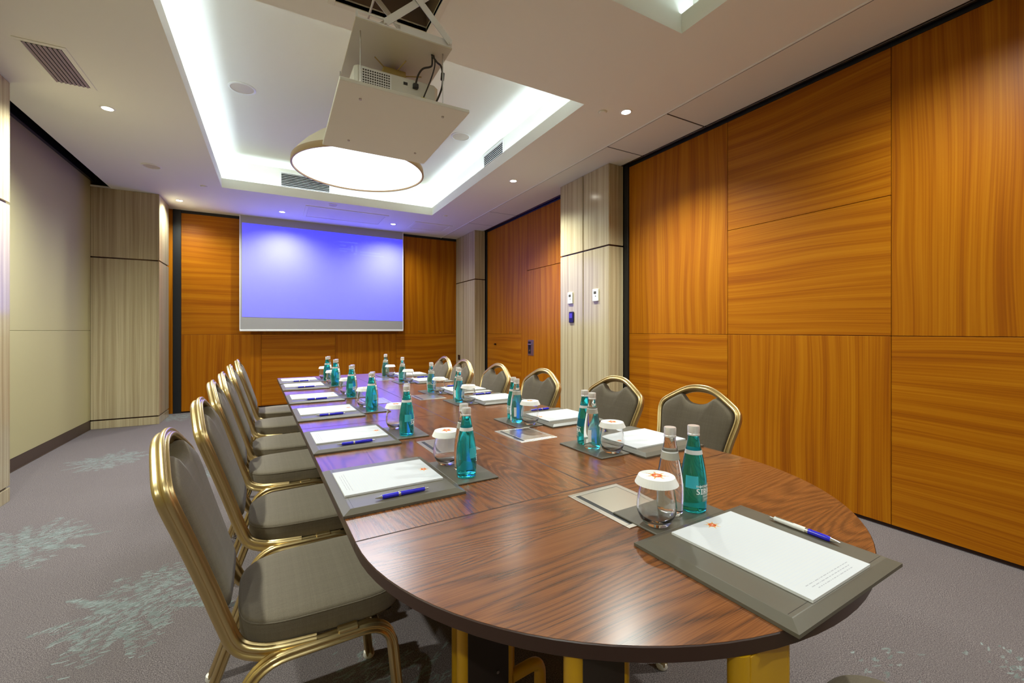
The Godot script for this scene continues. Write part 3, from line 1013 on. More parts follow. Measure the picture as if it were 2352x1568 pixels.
func projector_lift() -> void:
	var t := thing("projector_lift", "cream scissor lift lowered from the ceiling hatch with cover panel", "projector lift", Vector3(0.485, 2.15, -2.09))
	var o := -t.position
	var f := MB.new()
	f.xf.origin = o
	# carrier plate with a slotted flange at the front and back
	f.bx(0.282, 0.688, 2.428, 2.434, -2.28, -1.80, 0.001)
	obj("carrier_plate", f, M.plate, t)
	for z in [-1.803, -2.277]:
		var fl := MB.new()
		fl.xf.origin = o
		fl.bx(0.282, 0.688, 2.434, 2.440, z - 0.0015, z + 0.0015)
		fl.bx(0.282, 0.688, 2.458, 2.465, z - 0.0015, z + 0.0015)
		fl.bx(0.282, 0.292, 2.44, 2.458, z - 0.0015, z + 0.0015)
		fl.bx(0.46, 0.688, 2.44, 2.458, z - 0.0015, z + 0.0015)
		obj("flange", fl, M.white_plastic, t)
		# crossed arms, lower and upper pair
		for e in [[Vector3(0.398, 2.448, 0), Vector3(0.66, 2.70, 0), 0.004], [Vector3(0.677, 2.45, 0), Vector3(0.415, 2.70, 0), 0.010], [Vector3(0.66, 2.70, 0), Vector3(0.398, 2.95, 0), 0.004], [Vector3(0.415, 2.70, 0), Vector3(0.677, 2.95, 0), 0.010], [Vector3(0.398, 2.95, 0), Vector3(0.66, 3.2, 0), 0.004], [Vector3(0.677, 2.95, 0), Vector3(0.415, 3.2, 0), 0.010]]:
			var am := MB.new()
			am.xf.origin = o
			var dz: float = e[2] if z > -2.0 else -e[2]
			var A: Vector3 = e[0] + Vector3(0, 0, z + dz)
			var B: Vector3 = e[1] + Vector3(0, 0, z + dz)
			am.sweep([A, B], [Vector2(-0.014, -0.002), Vector2(0.014, -0.002), Vector2(0.014, 0.002), Vector2(-0.014, 0.002)], (B - A).cross(Vector3(0, 0, 1)).normalized())
			for q in [A, B]:
				am.rod(q - Vector3(0, 0, 0.004), q + Vector3(0, 0, 0.005), 0.006)
			obj("arm", am, M.white_plastic, t)
	for y in [2.449, 2.70, 2.95, 3.2]:
		var bz := MB.new()
		bz.xf.origin = o
		bz.rod(Vector3(0.398, y, -2.27), Vector3(0.398, y, -1.80), 0.005)
		obj("cross_rod", bz, M.steel, t)
	obj("top_frame", MB.new().bx(-0.2, 0.2, 1.055, 1.075, -0.19, 0.29), M.steel_lid, t)
	# rods and the cover panel that closes the hatch
	for q in [[0.312, -1.87], [0.662, -1.85], [0.328, -2.305], [0.666, -2.30]]:
		var r := MB.new()
		r.xf.origin = o
		r.rod(Vector3(q[0], 2.428, q[1]), Vector3(q[0], 2.15, q[1]), 0.0025, 6)
		r.rod(Vector3(q[0], 2.142, q[1]), Vector3(q[0], 2.15, q[1]), 0.006)
		obj("rod", r, M.steel, t)
	var lid := MB.new()
	lid.xf.origin = o
	lid.bx(0.218, 0.756, 2.147, 2.162, -2.43, -1.765, 0.002)
	obj("cover_panel", lid, M.soffit, t)

	# the projector itself, hung under the carrier plate
	var p := thing("projector", "white projector with cables behind the hanging cover panel", "projector", Vector3(0.478, 2.19, -2.09))
	o = -p.position
	var body := MB.new()
	var oct := []
	for q in [[0.296, -1.935], [0.31, -1.925], [0.65, -1.925], [0.668, -1.94], [0.668, -2.22], [0.65, -2.24], [0.31, -2.24], [0.29, -2.22]]:
		oct.append(Vector2(q[0], q[1]))
	body.xf.origin = o
	body.prism(oct, 2.19, 2.322, 0.008)
	obj("body", body, M.plastic, p)
	# vent grille at the left of the rear face
	var g := MB.new()
	g.xf.origin = o
	g.bx(0.322, 0.452, 2.205, 2.312, -1.9255, -1.923, 0.001)
	var gr := obj("vent_grille", g, M.white_plastic, p)
	var holes := MB.new()
	holes.xf.origin = o
	for i in 12:
		for j in 9:
			holes.bx(0.330 + i * 0.0098, 0.3365 + i * 0.0098, 2.212 + j * 0.011, 2.2185 + j * 0.011, -1.9235, -1.9225)
	var ho := obj("vent_holes", holes, M.grille_dark, gr)
	ho.set_meta("kind", "stuff")
	var pt := MB.new()
	pt.xf.origin = o
	pt.bx(0.505, 0.523, 2.286, 2.298, -1.9252, -1.923)
	obj("port", pt, M.cable, p)
	for i in 5:
		var pr := MB.new()
		pr.xf.origin = o
		pr.rod(Vector3(0.535 + 0.011 * i, 2.222, -1.926), Vector3(0.535 + 0.011 * i, 2.222, -1.922), 0.0035, 8)
		obj("port", pr, M.cable, p)
	for i in 4:
		var pr := MB.new()
		pr.xf.origin = o
		pr.bx(0.53 + 0.013 * i, 0.539 + 0.013 * i, 2.236, 2.239, -1.9252, -1.9235)
		obj("printed_mark", pr, M.cable, p)
	# bracket and its thin arms
	var br := MB.new()
	br.xf.origin = o
	br.bx(0.44, 0.545, 2.322, 2.408, -2.12, -2.03, 0.003)
	obj("bracket", br, M.bracket, p)
	for k in 6:
		var a := TAU * k / 6.0 + 0.3
		var ar := MB.new()
		ar.xf.origin = o
		ar.rod(Vector3(0.4925 + 0.055 * cos(a), 2.402, -2.075 + 0.05 * sin(a)), Vector3(0.4925 + 0.135 * cos(a), 2.408, -2.075 + 0.13 * sin(a)), 0.003, 6)
		obj("bracket_arm", ar, M.bracket, p)
	var hub := MB.new()
	hub.xf.origin = o
	hub.rod(Vector3(0.4925, 2.408, -2.08), Vector3(0.4925, 2.428, -2.08), 0.012)
	obj("hanger", hub, M.steel, p)
	# cables from the plate to the sockets
	var cb := [
		[[Vector3(0.624, 2.43, -1.885), Vector3(0.622, 2.385, -1.878), Vector3(0.61, 2.365, -1.87), Vector3(0.578, 2.35, -1.875), Vector3(0.562, 2.325, -1.895), Vector3(0.558, 2.29, -1.922)], 0.0042, M.cable, Vector3(0.558, 2.288, -1.917), Vector3(0.024, 0.022, 0.018)],
		[[Vector3(0.63, 2.43, -1.88), Vector3(0.632, 2.38, -1.87), Vector3(0.618, 2.32, -1.88), Vector3(0.595, 2.25, -1.91), Vector3(0.592, 2.235, -1.922)], 0.003, M.cable, Vector3(0.592, 2.232, -1.916), Vector3(0.026, 0.022, 0.02)],
		[[Vector3(0.62, 2.43, -1.88), Vector3(0.64, 2.395, -1.868), Vector3(0.66, 2.38, -1.866), Vector3(0.668, 2.34, -1.868), Vector3(0.666, 2.29, -1.872), Vector3(0.652, 2.24, -1.9), Vector3(0.64, 2.222, -1.922)], 0.0042, M.cable, Vector3(0.638, 2.22, -1.916), Vector3(0.024, 0.02, 0.02)],
	]
	for k in 3:
		var c: Array = cb[k]
		var cm := MB.new()
		cm.xf.origin = o
		cm.tube(catmull(c[0], 6), c[1], 8)
		var co := obj("cable", cm, c[2], p)
		var pl := MB.new()
		pl.xf.origin = o
		pl.box(c[3], c[4], 0.003)
		obj("plug", pl, M.vga if k == 1 else M.cable, co)
		if k == 2:
			var fe := MB.new()
			fe.xf.origin = o
			fe.rod(Vector3(0.6685, 2.352, -1.867), Vector3(0.6665, 2.322, -1.869), 0.0085)
			obj("ferrite", fe, M.cable, co)

func ceiling_fittings() -> void:
	# slatted vents: in the ceiling at the left, and in the coffer walls
	var t := thing("air_vent", "dark slatted air vent in the ceiling at the left", "vent", Vector3(-1.235, H, -3.9), 0.0, "air vents")
	var w := 0.235
	var l := 0.54
	var fr := MB.new()
	fr.bx(-w / 2, w / 2, -0.004, 0.0, -l / 2, -l / 2 + 0.03, 0.001)
	fr.bx(-w / 2, w / 2, -0.004, 0.0, l / 2 - 0.03, l / 2, 0.001)
	fr.bx(-w / 2, -w / 2 + 0.028, -0.004, 0.0, -l / 2 + 0.03, l / 2 - 0.03, 0.001)
	fr.bx(w / 2 - 0.028, w / 2, -0.004, 0.0, -l / 2 + 0.03, l / 2 - 0.03, 0.001)
	obj("frame", fr, M.paint, t)
	obj("backing", MB.new().bx(-w / 2 + 0.028, w / 2 - 0.028, -0.0008, -0.0002, -l / 2 + 0.03, l / 2 - 0.03), M.black, t)
	for k in 8:
		var s := MB.new()
		s.xf = Transform3D(Basis(Vector3(0, 0, 1), 0.5), Vector3(-0.079 + k * 0.0226, -0.006, 0))
		s.box(Vector3.ZERO, Vector3(0.014, 0.0016, l - 0.06))
		obj("slat", s, M.slat, t)
	var vents := [[Vector3(0.37, 3.155, CO[2] - SB + 0.001), 0.62, 0.21, 0.0, "slatted air vent on the coffer's far wall behind the pendant lamp"], [Vector3(CO[1] + SB - 0.001, 3.175, -4.45), 0.52, 0.21, -PI / 2, "slatted air vent on the coffer's right wall"]]
	for q in vents:
		var v := thing("air_vent", q[4], "vent", q[0], q[3], "air vents")
		var a: float = q[1] / 2
		var b: float = q[2] / 2
		var f := MB.new()
		f.bx(-a, a, b - 0.02, b, 0.0, 0.006, 0.001)
		f.bx(-a, a, -b, -b + 0.02, 0.0, 0.006, 0.001)
		f.bx(-a, -a + 0.02, -b + 0.02, b - 0.02, 0.0, 0.006, 0.001)
		f.bx(a - 0.02, a, -b + 0.02, b - 0.02, 0.0, 0.006, 0.001)
		obj("frame", f, M.white_plastic, v)
		obj("backing", MB.new().bx(-a + 0.02, a - 0.02, -b + 0.02, b - 0.02, 0.0005, 0.001), M.dark, v)
		var nn := 8
		for k in nn:
			var s := MB.new()
			s.xf = Transform3D(Basis(Vector3(1, 0, 0), 0.5), Vector3(0, -b + 0.02 + (k + 0.5) * (2 * b - 0.04) / nn, 0.006))
			s.box(Vector3.ZERO, Vector3(2 * a - 0.04, 0.0016, 0.013))
			obj("slat", s, M.white_plastic, v)
	# round speakers and covers
	var sp := [[Vector3(-0.246, HC, -4.44), 0.105, "round ceiling speaker in the coffer left of the lamp"], [Vector3(1.78, HC, -4.40), 0.105, "round ceiling speaker in the coffer right of the projector panel"], [Vector3(-1.131, H, -5.808), 0.085, "flat round ceiling cover near the left wall"], [Vector3(0.706, H, -6.40), 0.06, "flat round ceiling cover in front of the screen"]]
	for q in sp:
		var s := thing("ceiling_speaker", q[2], "speaker", q[0], 0.0, "round ceiling fittings")
		var r: float = q[1]
		obj("ring", MB.new().lathe([Vector2(r * 0.84, -0.001), Vector2(r * 0.86, -0.008), Vector2(r, -0.004), Vector2(r, 0.0)], 40), M.white_plastic, s)
		obj("grille", MB.new().lathe([Vector2(0.0, -0.005), Vector2(r * 0.85, -0.003), Vector2(r * 0.85, -0.0005)], 40), M.plate, s)
	# sprinkler buttons
	for q in [[-0.74, -6.316, "small sprinkler cap left of the coffer's far corner"], [2.273, -2.651, "small sprinkler cap beside the nearest right downlight"], [2.255, -6.204, "small sprinkler cap right of the coffer's far corner"]]:
		var s := thing("sprinkler", q[2], "sprinkler", Vector3(q[0], H, q[1]), 0.0, "sprinkler caps")
		obj("cap", MB.new().lathe([Vector2(0.0, -0.012), Vector2(0.026, -0.012), Vector2(0.03, -0.008), Vector2(0.03, 0.0)], 24), M.paint, s)
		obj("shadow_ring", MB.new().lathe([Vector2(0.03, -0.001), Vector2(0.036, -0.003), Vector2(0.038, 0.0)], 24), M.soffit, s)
	# access panels near the screen
	for q in [[0.38, 1.515, -7.26, -6.6, "large framed access panel in the ceiling above the screen"], [1.96, 2.59, -7.25, -6.75, "small framed access panel in the ceiling at the right"]]:
		var cx: float = (q[0] + q[1]) / 2
		var cz: float = (q[2] + q[3]) / 2
		var a: float = (q[1] - q[0]) / 2
		var b: float = (q[3] - q[2]) / 2
		var s := thing("access_panel", q[4], "panel", Vector3(cx, H, cz), 0.0, "ceiling access panels")
		var f := MB.new()
		f.bx(-a, a, -0.007, 0.0, -b, -b + 0.04, 0.002)
		f.bx(-a, a, -0.007, 0.0, b - 0.04, b, 0.002)
		f.bx(-a, -a + 0.04, -0.007, 0.0, -b + 0.04, b - 0.04, 0.002)
		f.bx(a - 0.04, a, -0.007, 0.0, -b + 0.04, b - 0.04, 0.002)
		obj("frame", f, M.paint, s)
		obj("leaf", MB.new().bx(-a + 0.044, a - 0.044, -0.003, 0.0, -b + 0.044, b - 0.044, 0.001), M.soffit, s)

func wall_fittings() -> void:
	var xf := 3.024
	for q in [[-4.083, 1.563, "white thermostat above the dark touch panel on the pillar"], [-3.632, 1.566, "white thermostat alone on the pillar's right half"]]:
		var t := thing("thermostat", q[2], "thermostat", Vector3(xf, q[1], q[0]), 0.0, "pillar thermostats")
		obj("case", MB.new().bx(-0.016, 0.0, -0.066, 0.066, -0.045, 0.045, 0.004), M.white_plastic, t)
		obj("display", MB.new().bx(-0.0172, -0.016, 0.012, 0.04, -0.02, 0.02), M.grille_dark, t)
		obj("button", MB.new().rod(Vector3(-0.016, -0.012, 0.01), Vector3(-0.0185, -0.012, 0.01), 0.006), M.grille_dark, t)
	var d := thing("touch_panel", "dark blue touch panel on the pillar below a thermostat", "control panel", Vector3(xf, 1.34, -4.062))
	obj("case", MB.new().bx(-0.014, 0.0, -0.064, 0.064, -0.045, 0.045, 0.006), M.device, d)
	obj("display", MB.new().bx(-0.0152, -0.014, -0.01, 0.045, -0.03, 0.02), M.device_display, d)
	var s := thing("wall_socket", "dark square wall socket on the far corner pillar", "socket", Vector3(xf, 0.684, -7.55))
	obj("plate", MB.new().bx(-0.008, 0.0, -0.045, 0.045, -0.045, 0.045, 0.003), M.bronze, s)
	obj("insert", MB.new().bx(-0.0095, -0.008, -0.028, 0.028, -0.028, 0.028, 0.001), M.black, s)

# ---------------------------------------------------------------- tables
const TURN := 0.0349
var TO := Vector3(0.146, 0, -0.945)

func tl(x: float, y: float, z: float) -> Vector3:
	return TO + Vector3(x, y, z).rotated(Vector3.UP, TURN)

func flap(parent: Node3D, cx: float, cz: float) -> void:
	var f := MB.new()
	var a := 0.087
	var b := 0.11
	var e := 0.014
	f.bx(cx - a, cx + a, TH, TH + 0.002, cz - b, cz - b + e, 0.0006)
	f.bx(cx - a, cx + a, TH, TH + 0.002, cz + b - e, cz + b, 0.0006)
	f.bx(cx - a, cx - a + e, TH, TH + 0.002, cz - b + e, cz + b - e, 0.0006)
	f.bx(cx + a - e, cx + a, TH, TH + 0.002, cz - b + e, cz + b - e, 0.0006)
	var o := obj("cable_flap", f, M.steel, parent)
	obj("slot", MB.new().bx(cx - a + e, cx + a - e, TH, TH + 0.0006, cz - b + e, cz + b - e), M.black, o)
	obj("lid", MB.new().bx(cx - a + e + 0.014, cx + a - e - 0.002, TH + 0.0006, TH + 0.0019, cz - b + e + 0.003, cz + b - e - 0.003, 0.0005), M.flap_lid, o)

func twin_leg(parent: Node3D, at: Vector3, w: float, panel: Material, front: float) -> void:
	var g := MB.new()
	g.rod(at + Vector3(-w / 2, 0.012, 0), at + Vector3(-w / 2, TH - 0.024, 0), 0.0155, 16)
	g.rod(at + Vector3(w / 2, 0.012, 0), at + Vector3(w / 2, TH - 0.024, 0), 0.0155, 16)
	var o := obj("leg", g, M.yellow, parent)
	obj("leg_panel", MB.new().bx(at.x - w / 2 + 0.004, at.x + w / 2 - 0.004, 0.1, TH - 0.026, at.z + front - 0.004, at.z + front + 0.004, 0.001), panel, o)
	obj("foot", MB.new().bx(at.x - w / 2 - 0.06, at.x + w / 2 + 0.06, 0.0, 0.02, at.z - 0.025, at.z + 0.025, 0.008), M.yellow, o)
	if panel == M.leg_panel:
		for q in [[-0.018, 0.365], [0.022, 0.385]]:
			obj("bolt", MB.new().rod(Vector3(at.x + q[0], q[1], at.z + front + 0.004), Vector3(at.x + q[0], q[1], at.z + front + 0.008), 0.004, 10), M.chrome, o)

func tables() -> void:
	var W := 0.64
	var L := 1.19
	var sides := ["left", "right"]
	var rank := ["nearest", "middle", "farthest"]
	for k in 3:
		for s in 2:
			var x0 := s * W + 0.0008
			var x1 := (s + 1) * W - 0.0008
			var z1 := -k * L - 0.0008
			var z0 := -(k + 1) * L + 0.0008
			var t := thing("conference_table", "%s rectangular dark wood table of the %s row" % [rank[k], sides[s]], "table", TO, TURN, "rectangular conference tables")
			var top := MB.new()
			top.off = Vector2(-x0, -z0)
			top.bx(x0 + 0.0015, x1 - 0.0015, TH - 0.0006, TH, z0 + 0.0015, z1 - 0.0015, 0.0003, 2)
			obj("tabletop", top, [M.table_wood, M.table_wood_1, M.table_wood_3, M.table_wood_2, M.table_wood_1, M.table_wood][k * 2 + s], t)
			obj("edge_band", MB.new().bx(x0, x1, TH - 0.024, TH - 0.0006, z0, z1, 0.0014), M.table_edge, t)
			flap(t, (0.455 if s == 0 else 0.805), -(k + 0.5) * L - 0.01)
			for q in ([[0.34, 0.16], [0.57, 0.16], [0.34, 1.03], [0.57, 1.03]] if s == 0 else [[0.05, 0.16], [0.15, 0.16], [0.05, 1.03], [0.15, 1.03]]):
				if s == 0 and k == 0 and q[1] < 0.5:
					continue
				var g := MB.new()
				g.rod(Vector3(x0 + q[0], 0.02, z1 - q[1]), Vector3(x0 + q[0], TH - 0.024, z1 - q[1]), 0.016, 14)
				g.lathe([Vector2(0.0, 0.0), Vector2(0.03, 0.0), Vector2(0.03, 0.012), Vector2(0.016, 0.022)], 16, Vector3(x0 + q[0], 0, z1 - q[1]))
				obj("leg", g, M.yellow, t)
			if s == 0 and k == 0:
				for q in [0.36, 0.55]:
					var g2 := MB.new()
					g2.rod(Vector3(x0 + q, 0.02, z1 - 0.3), Vector3(x0 + q, TH - 0.024, z1 - 0.3), 0.016, 14)
					obj("leg", g2, M.yellow, t)
	var d := thing("end_table", "half-round dark wood table at the near end of the row", "table", TO, TURN)
	var poly := []
	poly.append(Vector2(0.0008, 0.0008))
	var N := 48
	for k in N + 1:
		var a := PI - PI * k / N
		poly.append(Vector2(0.64 + 0.639 * cos(a), 0.012 + 0.605 * sin(a)))
	poly.append(Vector2(1.2792, 0.0008))
	var inner := []
	for p in poly:
		inner.append(Vector2(0.64 + (p.x - 0.64) * 0.9975, maxf(0.0022, p.y * 0.9975)))
	var dt := MB.new()
	dt.off = Vector2(0.0, 0.0)
	dt.prism(inner, TH - 0.0006, TH, 0.0, 0)
	obj("tabletop", dt, M.table_wood, d)
	obj("edge_band", MB.new().prism(poly, TH - 0.024, TH - 0.0006, 0.0014), M.table_edge, d)
	flap(d, 0.622, 0.14)
	twin_leg(d, Vector3(0.292, 0, 0.028), 0.115, M.leg_panel, 0.012)
	twin_leg(d, Vector3(0.266, 0, 0.4445), 0.09, M.leg_panel, 0.012)
	twin_leg(d, Vector3(0.478, 0, 0.568), 0.105, M.yellow, 0.012)
	obj("brace", MB.new().tube(rounded([Vector3(0.36, 0.345, 0.03), Vector3(0.445, 0.352, 0.03), Vector3(0.45, 0.01, 0.03)], 0.03), 0.015, 12), M.yellow, d)

# ---------------------------------------------------------------- chairs
# made facing +z, standing at the origin
func back_z(y: float) -> float:
	return -0.188 - (y - 0.45) * 0.32

func make_chair(label: String) -> Node3D:
	var t := thing("banquet_chair", label, "chair", Vector3.ZERO, 0.0, "gold framed banquet chairs")
	# ridged tube section
	var prof := []
	for k in 48:
		var a := TAU * k / 48
		var near_axis := absf(fposmod(a + PI / 4, PI / 2) - PI / 4)
		var dent := 1.0 - 0.36 * exp(-pow(near_axis / 0.19, 2.0))
		prof.append(Vector2(signf(cos(a)) * pow(absf(cos(a)), 0.7) * 0.0145, signf(sin(a)) * pow(absf(sin(a)), 0.7) * 0.019) * dent)
	# back frame: one bent tube
	var half := [Vector3(0.208, 0.4, 0.0), Vector3(0.2, 0.402, -0.07), Vector3(0.183, 0.404, -0.125), Vector3(0.164, 0.425, -0.172)]
	for q in [[0.156, 0.49], [0.16, 0.58], [0.175, 0.70], [0.192, 0.785], [0.193, 0.818], [0.18, 0.842], [0.135, 0.872], [0.085, 0.9], [0.045, 0.914]]:
		half.append(Vector3(q[0], q[1], back_z(q[1])))
	var full := half.duplicate()
	full.append(Vector3(0, 0.918, back_z(0.918)))
	for k in range(half.size() - 1, -1, -1):
		full.append(Vector3(-half[k].x, half[k].y, half[k].z))
	obj("back_frame", MB.new().sweep(catmull(full, 5), prof, Vector3(1, 0, 0)), M.gold, t)
	# backrest pad inside the frame
	var outl := []
	for q in [[0.0, 0.848], [0.03, 0.851], [0.058, 0.862], [0.082, 0.882], [0.098, 0.884], [0.13, 0.866], [0.165, 0.842], [0.18, 0.82], [0.18, 0.785], [0.163, 0.70], [0.149, 0.59], [0.146, 0.53], [0.138, 0.505], [0.115, 0.497], [0.06, 0.495]]:
		outl.append(Vector3(q[0], q[1], 0))
	var loop := outl.duplicate()
	loop.append(Vector3(0, 0.495, 0))
	for k in range(outl.size() - 1, 0, -1):
		loop.append(Vector3(-outl[k].x, outl[k].y, 0))
	loop.append(loop[0])
	var sm := catmull(loop, 3)
	sm.pop_back()
	var nb := Vector3(0, 0.305, 0.952)
	var rs := []
	for e in [[0.72, -0.022], [0.9, -0.021], [0.965, -0.017], [0.99, -0.01], [1.0, 0.0], [0.99, 0.011], [0.965, 0.02], [0.9, 0.027], [0.72, 0.031], [0.4, 0.034]]:
		var ring := []
		for p in sm:
			var c := Vector3(0, 0.69, 0)
			var q2: Vector3 = c + (p - c) * e[0]
			ring.append(Vector3(q2.x, q2.y, back_z(q2.y)) + nb * e[1])
		rs.append(ring)
	obj("backrest", MB.new().rings(rs), M.fabric, t)
	# seat
	var so := []
	for k in 48:
		var a := TAU * k / 48
		var cx := signf(cos(a)) * pow(absf(cos(a)), 0.5)
		var cz := signf(sin(a)) * pow(absf(sin(a)), 0.5)
		var wide := 0.198 + 0.01 * cz
		so.append(Vector2(cx * wide, 0.035 + cz * 0.208))
	var sr := []
	for e in [[0.9, 0.408], [0.975, 0.409], [0.99, 0.415], [0.995, 0.44], [1.0, 0.458], [0.992, 0.467], [0.965, 0.473], [0.85, 0.478], [0.6, 0.482], [0.3, 0.483]]:
		var ring := []
		for p in so:
			ring.append(Vector3(p.x * e[0], e[1], 0.035 + (p.y - 0.035) * e[0]))
		sr.append(ring)
	var seat := obj("seat", MB.new().rings(sr), M.fabric, t)
	var pip := []
	for p in so:
		pip.append(Vector3(p.x * 0.997, 0.4645, 0.035 + (p.y - 0.035) * 0.997))
	pip.append(pip[0])
	obj("piping", MB.new().tube(pip, 0.0018, 6), M.fabric, seat)
	obj("seat_pan", MB.new().bx(-0.17, 0.17, 0.396, 0.408, -0.13, 0.2, 0.003), M.dark, t)
	for s in [-1.0, 1.0]:
		var xr: float = 0.212 * s
		var path := rounded([Vector3(xr * 1.03, 0.012, -0.275), Vector3(xr, 0.398, -0.135), Vector3(xr, 0.398, 0.185), Vector3(xr * 1.05, 0.012, 0.222)], 0.075, 7)
		var n := path.size()
		# rear leg, side rail and front leg, each a piece of the same bend
		var cuts := [0, 5, n - 6, n - 1]
		for k in 3:
			var piece := path.slice(maxi(cuts[k] - (1 if k > 0 else 0), 0), cuts[k + 1] + (2 if k < 2 else 1))
			var t0: Vector3 = (piece[1] - piece[0]).normalized()
			obj(["leg", "side_rail", "leg"][k], MB.new().sweep(piece, prof, t0.cross(Vector3.RIGHT).normalized()), M.gold, t)
		for e in [path[0], path[n - 1]]:
			obj("foot", MB.new().lathe([Vector2(0.0, 0.0), Vector2(0.017, 0.0), Vector2(0.02, 0.006), Vector2(0.018, 0.02), Vector2(0.0, 0.022)], 16, Vector3(e.x, 0, e.z)), M.glide, t)
		obj("link_bracket", MB.new().bx(xr - 0.014, xr + 0.014, 0.39, 0.418, 0.05, 0.10, 0.003), M.gold, t)
	obj("cross_bar", MB.new().rod(Vector3(-0.2, 0.392, 0.15), Vector3(0.2, 0.392, 0.15), 0.01).rod(Vector3(-0.2, 0.392, -0.1), Vector3(0.2, 0.392, -0.1), 0.01), M.gold, t)
	return t

func chairs() -> void:
	var rank := ["nearest", "second", "third", "fourth", "fifth", "farthest"]
	# back-top position x, z; the seat's centre lies 0.34 in front of it
	var left := [[-0.250, -1.40], [-0.253, -2.0], [-0.282, -2.67], [-0.284, -3.18], [-0.295, -3.85], [-0.288, -4.48]]
	var right := [[1.745, -1.34], [1.685, -1.835], [1.585, -2.43], [1.52, -2.965], [1.472, -3.53], [1.468, -4.02]]
	var proto := make_chair("%s gold framed chair on the left side of the table" % rank[0])
	for k in 6:
		var tw: float = [0.03, 0.02, 0.05, 0.03, 0.05, 0.02][k]
		var a := PI / 2 + tw
		var f := Vector3(sin(a), 0, cos(a))
		var at := Vector3(left[k][0], 0, left[k][1]) + f * 0.338
		if k == 0:
			proto.position = at
			proto.rotation.y = a
		else:
			copy(proto, "banquet_chair", "gold framed chair on the left side of the table, %s from the camera" % rank[k], at, a)
	for k in 6:
		var a := -PI / 2 + float([0.06, 0.06, 0.04, 0.04, 0.03, 0.03][k])
		var f := Vector3(sin(a), 0, cos(a))
		copy(proto, "banquet_chair", "gold framed chair on the right by the wood wall, %s from the camera" % rank[k], Vector3(right[k][0], 0, right[k][1]) + f * 0.338, a)
	copy(proto, "banquet_chair", "chair at the half-round table end, only its seat edge showing", Vector3(0.93, 0, -0.215), PI + 0.15)

# ---------------------------------------------------------------- place settings
# person frame: r to the right, f towards the table's middle, from the table edge
func places() -> void:
	var rank := ["nearest", "second", "third", "fourth", "fifth", "farthest"]
	var lz := [-1.255, -1.845, -2.475, -3.045, -3.70, -4.13]
	var rz := [-1.264, -1.80, -2.47, -2.95, -3.65, -4.2]
	var spots := [[tl(0.672, TH, 0.616), PI + TURN, "at the half-round table end", 0.0]]
	for k in 6:
		spots.append([tl(0.003, TH, lz[k] + 0.945), PI / 2 + TURN, "at the %s place on the table's left side" % rank[k], 1.0])
	for k in 6:
		spots.append([tl(1.277, TH, rz[k] + 0.945 + 0.04), -PI / 2 + TURN, "at the %s place on the table's right side" % rank[k], 2.0])
	var src := {}
	var rng := RandomNumberGenerator.new()
	rng.seed = 17
	for k in spots.size():
		var o: Vector3 = spots[k][0]
		var a: float = spots[k][1]
		var B := Basis(Vector3.UP, a)   # local +z looks to the table's middle, local -x is the person's right
		var where: String = spots[k][2]
		var head: bool = k == 0
		for item in ["desk_pad", "notepad", "ballpoint_pen", "table_mat", "teal_bottle", "clear_bottle", "drinking_glass", "glass_cover"]:
			var at := Vector3.ZERO
			var turn := a
			var label := ""
			match item:
				"desk_pad":
					at = Vector3(0, 0.0005, 0)
					label = "dark leather desk pad " + where
				"notepad":
					at = Vector3(0.0 if head else 0.016, 0.0142, 0.016)
					label = "white notepad with sun emblem " + where
				"ballpoint_pen":
					at = Vector3(-0.145, 0.0142, 0.148)
					turn = a + rng.randf_range(-0.06, 0.06)
					label = ("white and blue ballpoint pen " if head else "blue ballpoint pen ") + where
				"table_mat":
					at = Vector3(-0.005, 0.0, 0.377)
					label = "small dark mat under bottles and glass " + where
				"teal_bottle":
					at = Vector3(-0.07, 0.0052, 0.362)
					turn = a + rng.randf_range(-0.6, 0.6)
					label = "teal glass water bottle " + where
				"clear_bottle":
					at = Vector3(-0.003, 0.0052, 0.384)
					turn = a + rng.randf_range(-0.6, 0.6)
					label = "clear glass water bottle " + where
				"drinking_glass":
					at = Vector3(0.074, 0.0052, 0.358)
					label = "clear tumbler with white paper cover " + where
				"glass_cover":
					at = Vector3(0.074, 0.0052 + 0.0905, 0.358)
					turn = a + rng.randf_range(-0.4, 0.4)
					label = "white paper cover on the tumbler " + where
			if head and item == "teal_bottle":
				turn = 0.22
				at += Vector3(0.004, 0, 0.004)
			if head and item == "clear_bottle":
				turn = 0.5
			if head and item in ["teal_bottle", "clear_bottle", "drinking_glass", "glass_cover"]:
				at += Vector3(0, 0, -0.012)
			var kind: String = item
			if head and item == "ballpoint_pen":
				kind = "ballpoint_pen_white"
			var p: Vector3 = o + B * at
			if not src.has(kind):
				src[kind] = build_item(kind, item, label)
				src[kind].position = p
				src[kind].rotation.y = turn
			else:
				copy(src[kind], item, label, p, turn)

func bottle_profile() -> Array:
	return [Vector2(0.0, 0.003), Vector2(0.02, 0.0025), Vector2(0.026, 0.0), Vector2(0.029, 0.002), Vector2(0.0302, 0.008), Vector2(0.0312, 0.03), Vector2(0.0318, 0.055), Vector2(0.031, 0.078), Vector2(0.0285, 0.1), Vector2(0.0245, 0.124), Vector2(0.0205, 0.144), Vector2(0.0172, 0.16), Vector2(0.0148, 0.172), Vector2(0.0135, 0.182), Vector2(0.013, 0.194), Vector2(0.0, 0.195)]

func prof_radius(y: float) -> float:
	var p := bottle_profile()
	for k in range(4, p.size() - 2):
		if y >= p[k].y and y <= p[k + 1].y:
			return lerpf(p[k].x, p[k + 1].x, (y - p[k].y) / (p[k + 1].y - p[k].y))
	return 0.03

